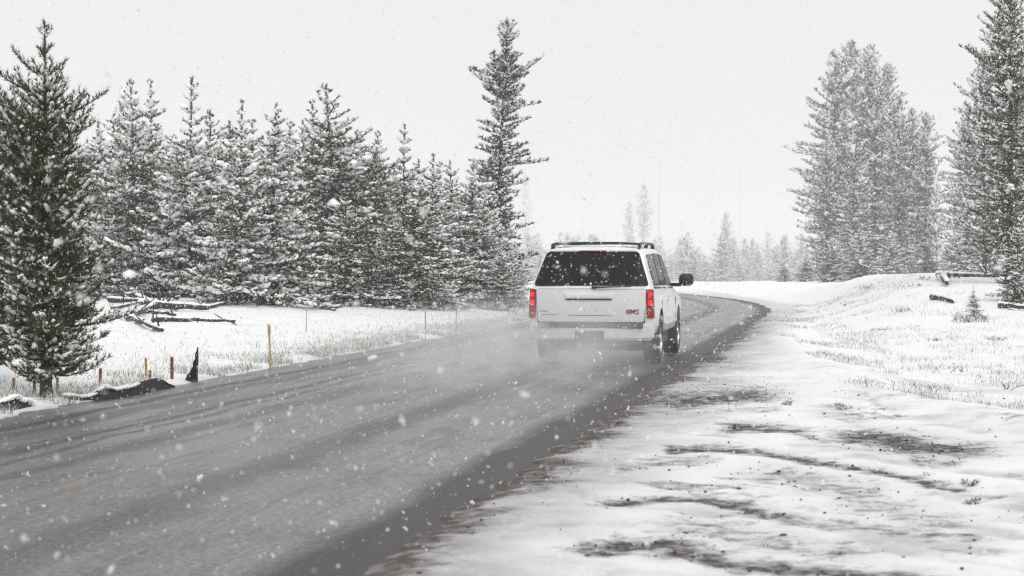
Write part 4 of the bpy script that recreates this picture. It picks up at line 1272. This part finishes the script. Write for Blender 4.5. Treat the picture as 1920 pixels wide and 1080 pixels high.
# the tail is curved in plan: corners swept forward
for o in list(suv.children_recursive):
    if o.type != 'MESH' or o.parent.name.startswith('wheel') or o.name.startswith('lettering'): continue
    ysv = [v_.co.y for v_ in o.data.vertices]
    if min(ysv) > 0.45: continue
    bm = bmesh.new()
    bm.from_mesh(o.data)
    if o is not body:
        for q in np.linspace(-.88, .88, 15):
            bmesh.ops.bisect_plane(bm, geom=bm.verts[:] + bm.edges[:] + bm.faces[:], plane_co=(float(q), 0, 0), plane_no=(1, 0, 0))
    else:
        for q in np.linspace(-.88, .88, 15):
            g_ = [f_ for f_ in bm.faces if min(v_.co.y for v_ in f_.verts) < 0.6]
            gg = set(g_) | {e for f_ in g_ for e in f_.edges} | {v_ for f_ in g_ for v_ in f_.verts}
            bmesh.ops.bisect_plane(bm, geom=list(gg), plane_co=(float(q), 0, 0), plane_no=(1, 0, 0))
    for v_ in bm.verts:
        if v_.co.y < 0.6:
            v_.co.y += 0.085 * min(abs(v_.co.x), 1.0) ** 2.6 * min(1.0, (0.6 - v_.co.y) / 0.6)
    bm.to_mesh(o.data)
    bm.free()
lt.location.y += 0.085 * 0.7 ** 2.6 - 0.004
lt.rotation_euler = (R(90), 0, R(5))

# ------------------------------------------------------------------ road spray thrown up behind the vehicle
t = NT('spray')
t.t.nodes.remove(t.b)
pv_ = t.n('ShaderNodeVolumePrincipled')
pv_.inputs['Color'].default_value = (0.95, 0.955, 0.96, 1)
v = t.coord('Generated')
sep = t.n('ShaderNodeSeparateXYZ'); t.l(v, sep.inputs[0])
def mr(src, a, b):
    m = t.n('ShaderNodeMapRange', interpolation_type='SMOOTHSTEP')
    m.inputs[1].default_value = a; m.inputs[2].default_value = b
    t.l(src, m.inputs[0])
    return m.outputs[0]
X_, Y_, Z_ = sep.outputs
env = t.math('MULTIPLY', mr(X_, 0.0, 0.30), mr(X_, 0.84, 0.50))
env = t.math('MULTIPLY', env, t.math('MULTIPLY', mr(Y_, 0.0, 0.75), mr(Y_, 1.0, 0.90)))
env = t.math('MULTIPLY', env, mr(t.math('SUBTRACT', Z_, t.math('MULTIPLY', Y_, 0.25)), 0.70, 0.0))
nz = t.noise(t.coord('Object', (1, 0.6, 1)), 1.3, 4, 0.62)
env = t.math('MULTIPLY', env, t.math('MULTIPLY', mr(nz, 0.41, 0.63), 0.56))
t.l(env, pv_.inputs['Density'])
t.l(pv_.outputs[0], t.out.inputs['Volume'])
bm = bmesh.new()
bmesh.ops.create_cube(bm, size=1, matrix=Matrix.Translation((-.35, -4.0, .72)) @ Matrix.Diagonal((5.6, 14.0, 1.40, 1)))
me = bpy.data.meshes.new('road_spray'); bm.to_mesh(me); bm.free()
sp_ = link('road_spray', me, None, t.m)
sp_.location = suv.location + Vector((0, 0, .015)); sp_.rotation_euler = suv.rotation_euler
tag(sp_, 'pale mist of road spray trailing behind the white vehicle', 'spray', kind='stuff')

# ------------------------------------------------------------------ falling snow
rng = np.random.default_rng(12)
def flakes(N, bx, base, faces, med, sg):
    P = np.stack([rng.uniform(-bx[0], bx[0], N), rng.uniform(bx[1], bx[2], N), rng.uniform(0.03, bx[3], N)], -1)
    r_ = np.exp(rng.normal(math.log(med), sg, N))
    big_ = rng.random(N) < 0.02
    r_[big_] *= 1.5
    k = len(base)
    qr = unit(rng.normal(size=(N, 4)))
    w_, x_, y_, z_ = qr.T
    Rm = np.stack([1 - 2 * (y_ * y_ + z_ * z_), 2 * (x_ * y_ - z_ * w_), 2 * (x_ * z_ + y_ * w_), 2 * (x_ * y_ + z_ * w_), 1 - 2 * (x_ * x_ + z_ * z_), 2 * (y_ * z_ - x_ * w_),
                   2 * (x_ * z_ - y_ * w_), 2 * (y_ * z_ + x_ * w_), 1 - 2 * (x_ * x_ + y_ * y_)], -1).reshape(N, 3, 3)
    v_ = base[None] * rng.uniform(0.55, 1.45, (N, k, 1)) + rng.normal(size=(N, k, 3)) * 0.15
    v_ = np.einsum('nij,nkj->nki', Rm, v_)
    return (P[:, None] + v_ * r_[:, None, None]).reshape(-1, 3), (faces[None] + (np.arange(N) * k)[:, None, None]).reshape(-1, 3)
# a flake is two crossed, ragged little plates
te = np.array([[-1, -.6, 0], [.5, -1, 0], [1, .5, 0], [-.4, 1, 0], [0, -.7, -1], [0, 1, -.5], [0, .6, 1], [0, -1, .4]], float)
tf = np.array([[0, 1, 2], [0, 2, 3], [4, 5, 6], [4, 6, 7]])
qn = rng.normal(size=(4, 4, 3)) * 0.28 + np.repeat(rng.normal(size=(4, 1, 3)) * 0.55, 4, 1)
qn += np.array([[-.5, -.4, 0], [.4, -.5, .1], [.5, .4, 0], [-.4, .5, -.1]])[None] * np.array([1, -1, 1])[rng.permutation(3)]
nf_ = np.concatenate([tf[:2] + 4 * k for k in range(4)])
Va, Fa = flakes(22000, (6.5, 4.0, 17, 4.5), qn.reshape(-1, 3), nf_, 0.0037, 0.42)
Vb, Fb = flakes(105000, (16, 17, 58, 9), te, tf, 0.0060, 0.38)
V, F = np.concatenate([Va, Vb]), np.concatenate([Fa, Fb + len(Va)])
tag(link('falling_snow', np_mesh('falling_snow', V, F, M['flake'], False)), 'white snowflakes falling through the air', 'snowflakes', kind='stuff')

# ------------------------------------------------------------------ haze of the snowfall
t = NT('snow_haze')
t.t.nodes.remove(t.b)
pv_ = t.n('ShaderNodeVolumePrincipled')
pv_.inputs['Color'].default_value = (0.97, 0.975, 0.98, 1)
pv_.inputs['Density'].default_value = 0.00095
t.l(pv_.outputs[0], t.out.inputs['Volume'])
bm = bmesh.new()
bmesh.ops.create_cube(bm, size=1, matrix=Matrix.Translation((0, 0, 12)) @ Matrix.Diagonal((3800, 3800, 60, 1)))
me = bpy.data.meshes.new('haze'); bm.to_mesh(me); bm.free()
tag(link('haze', me, None, t.m), 'grey white haze of falling snow in the air', 'haze', kind='stuff')
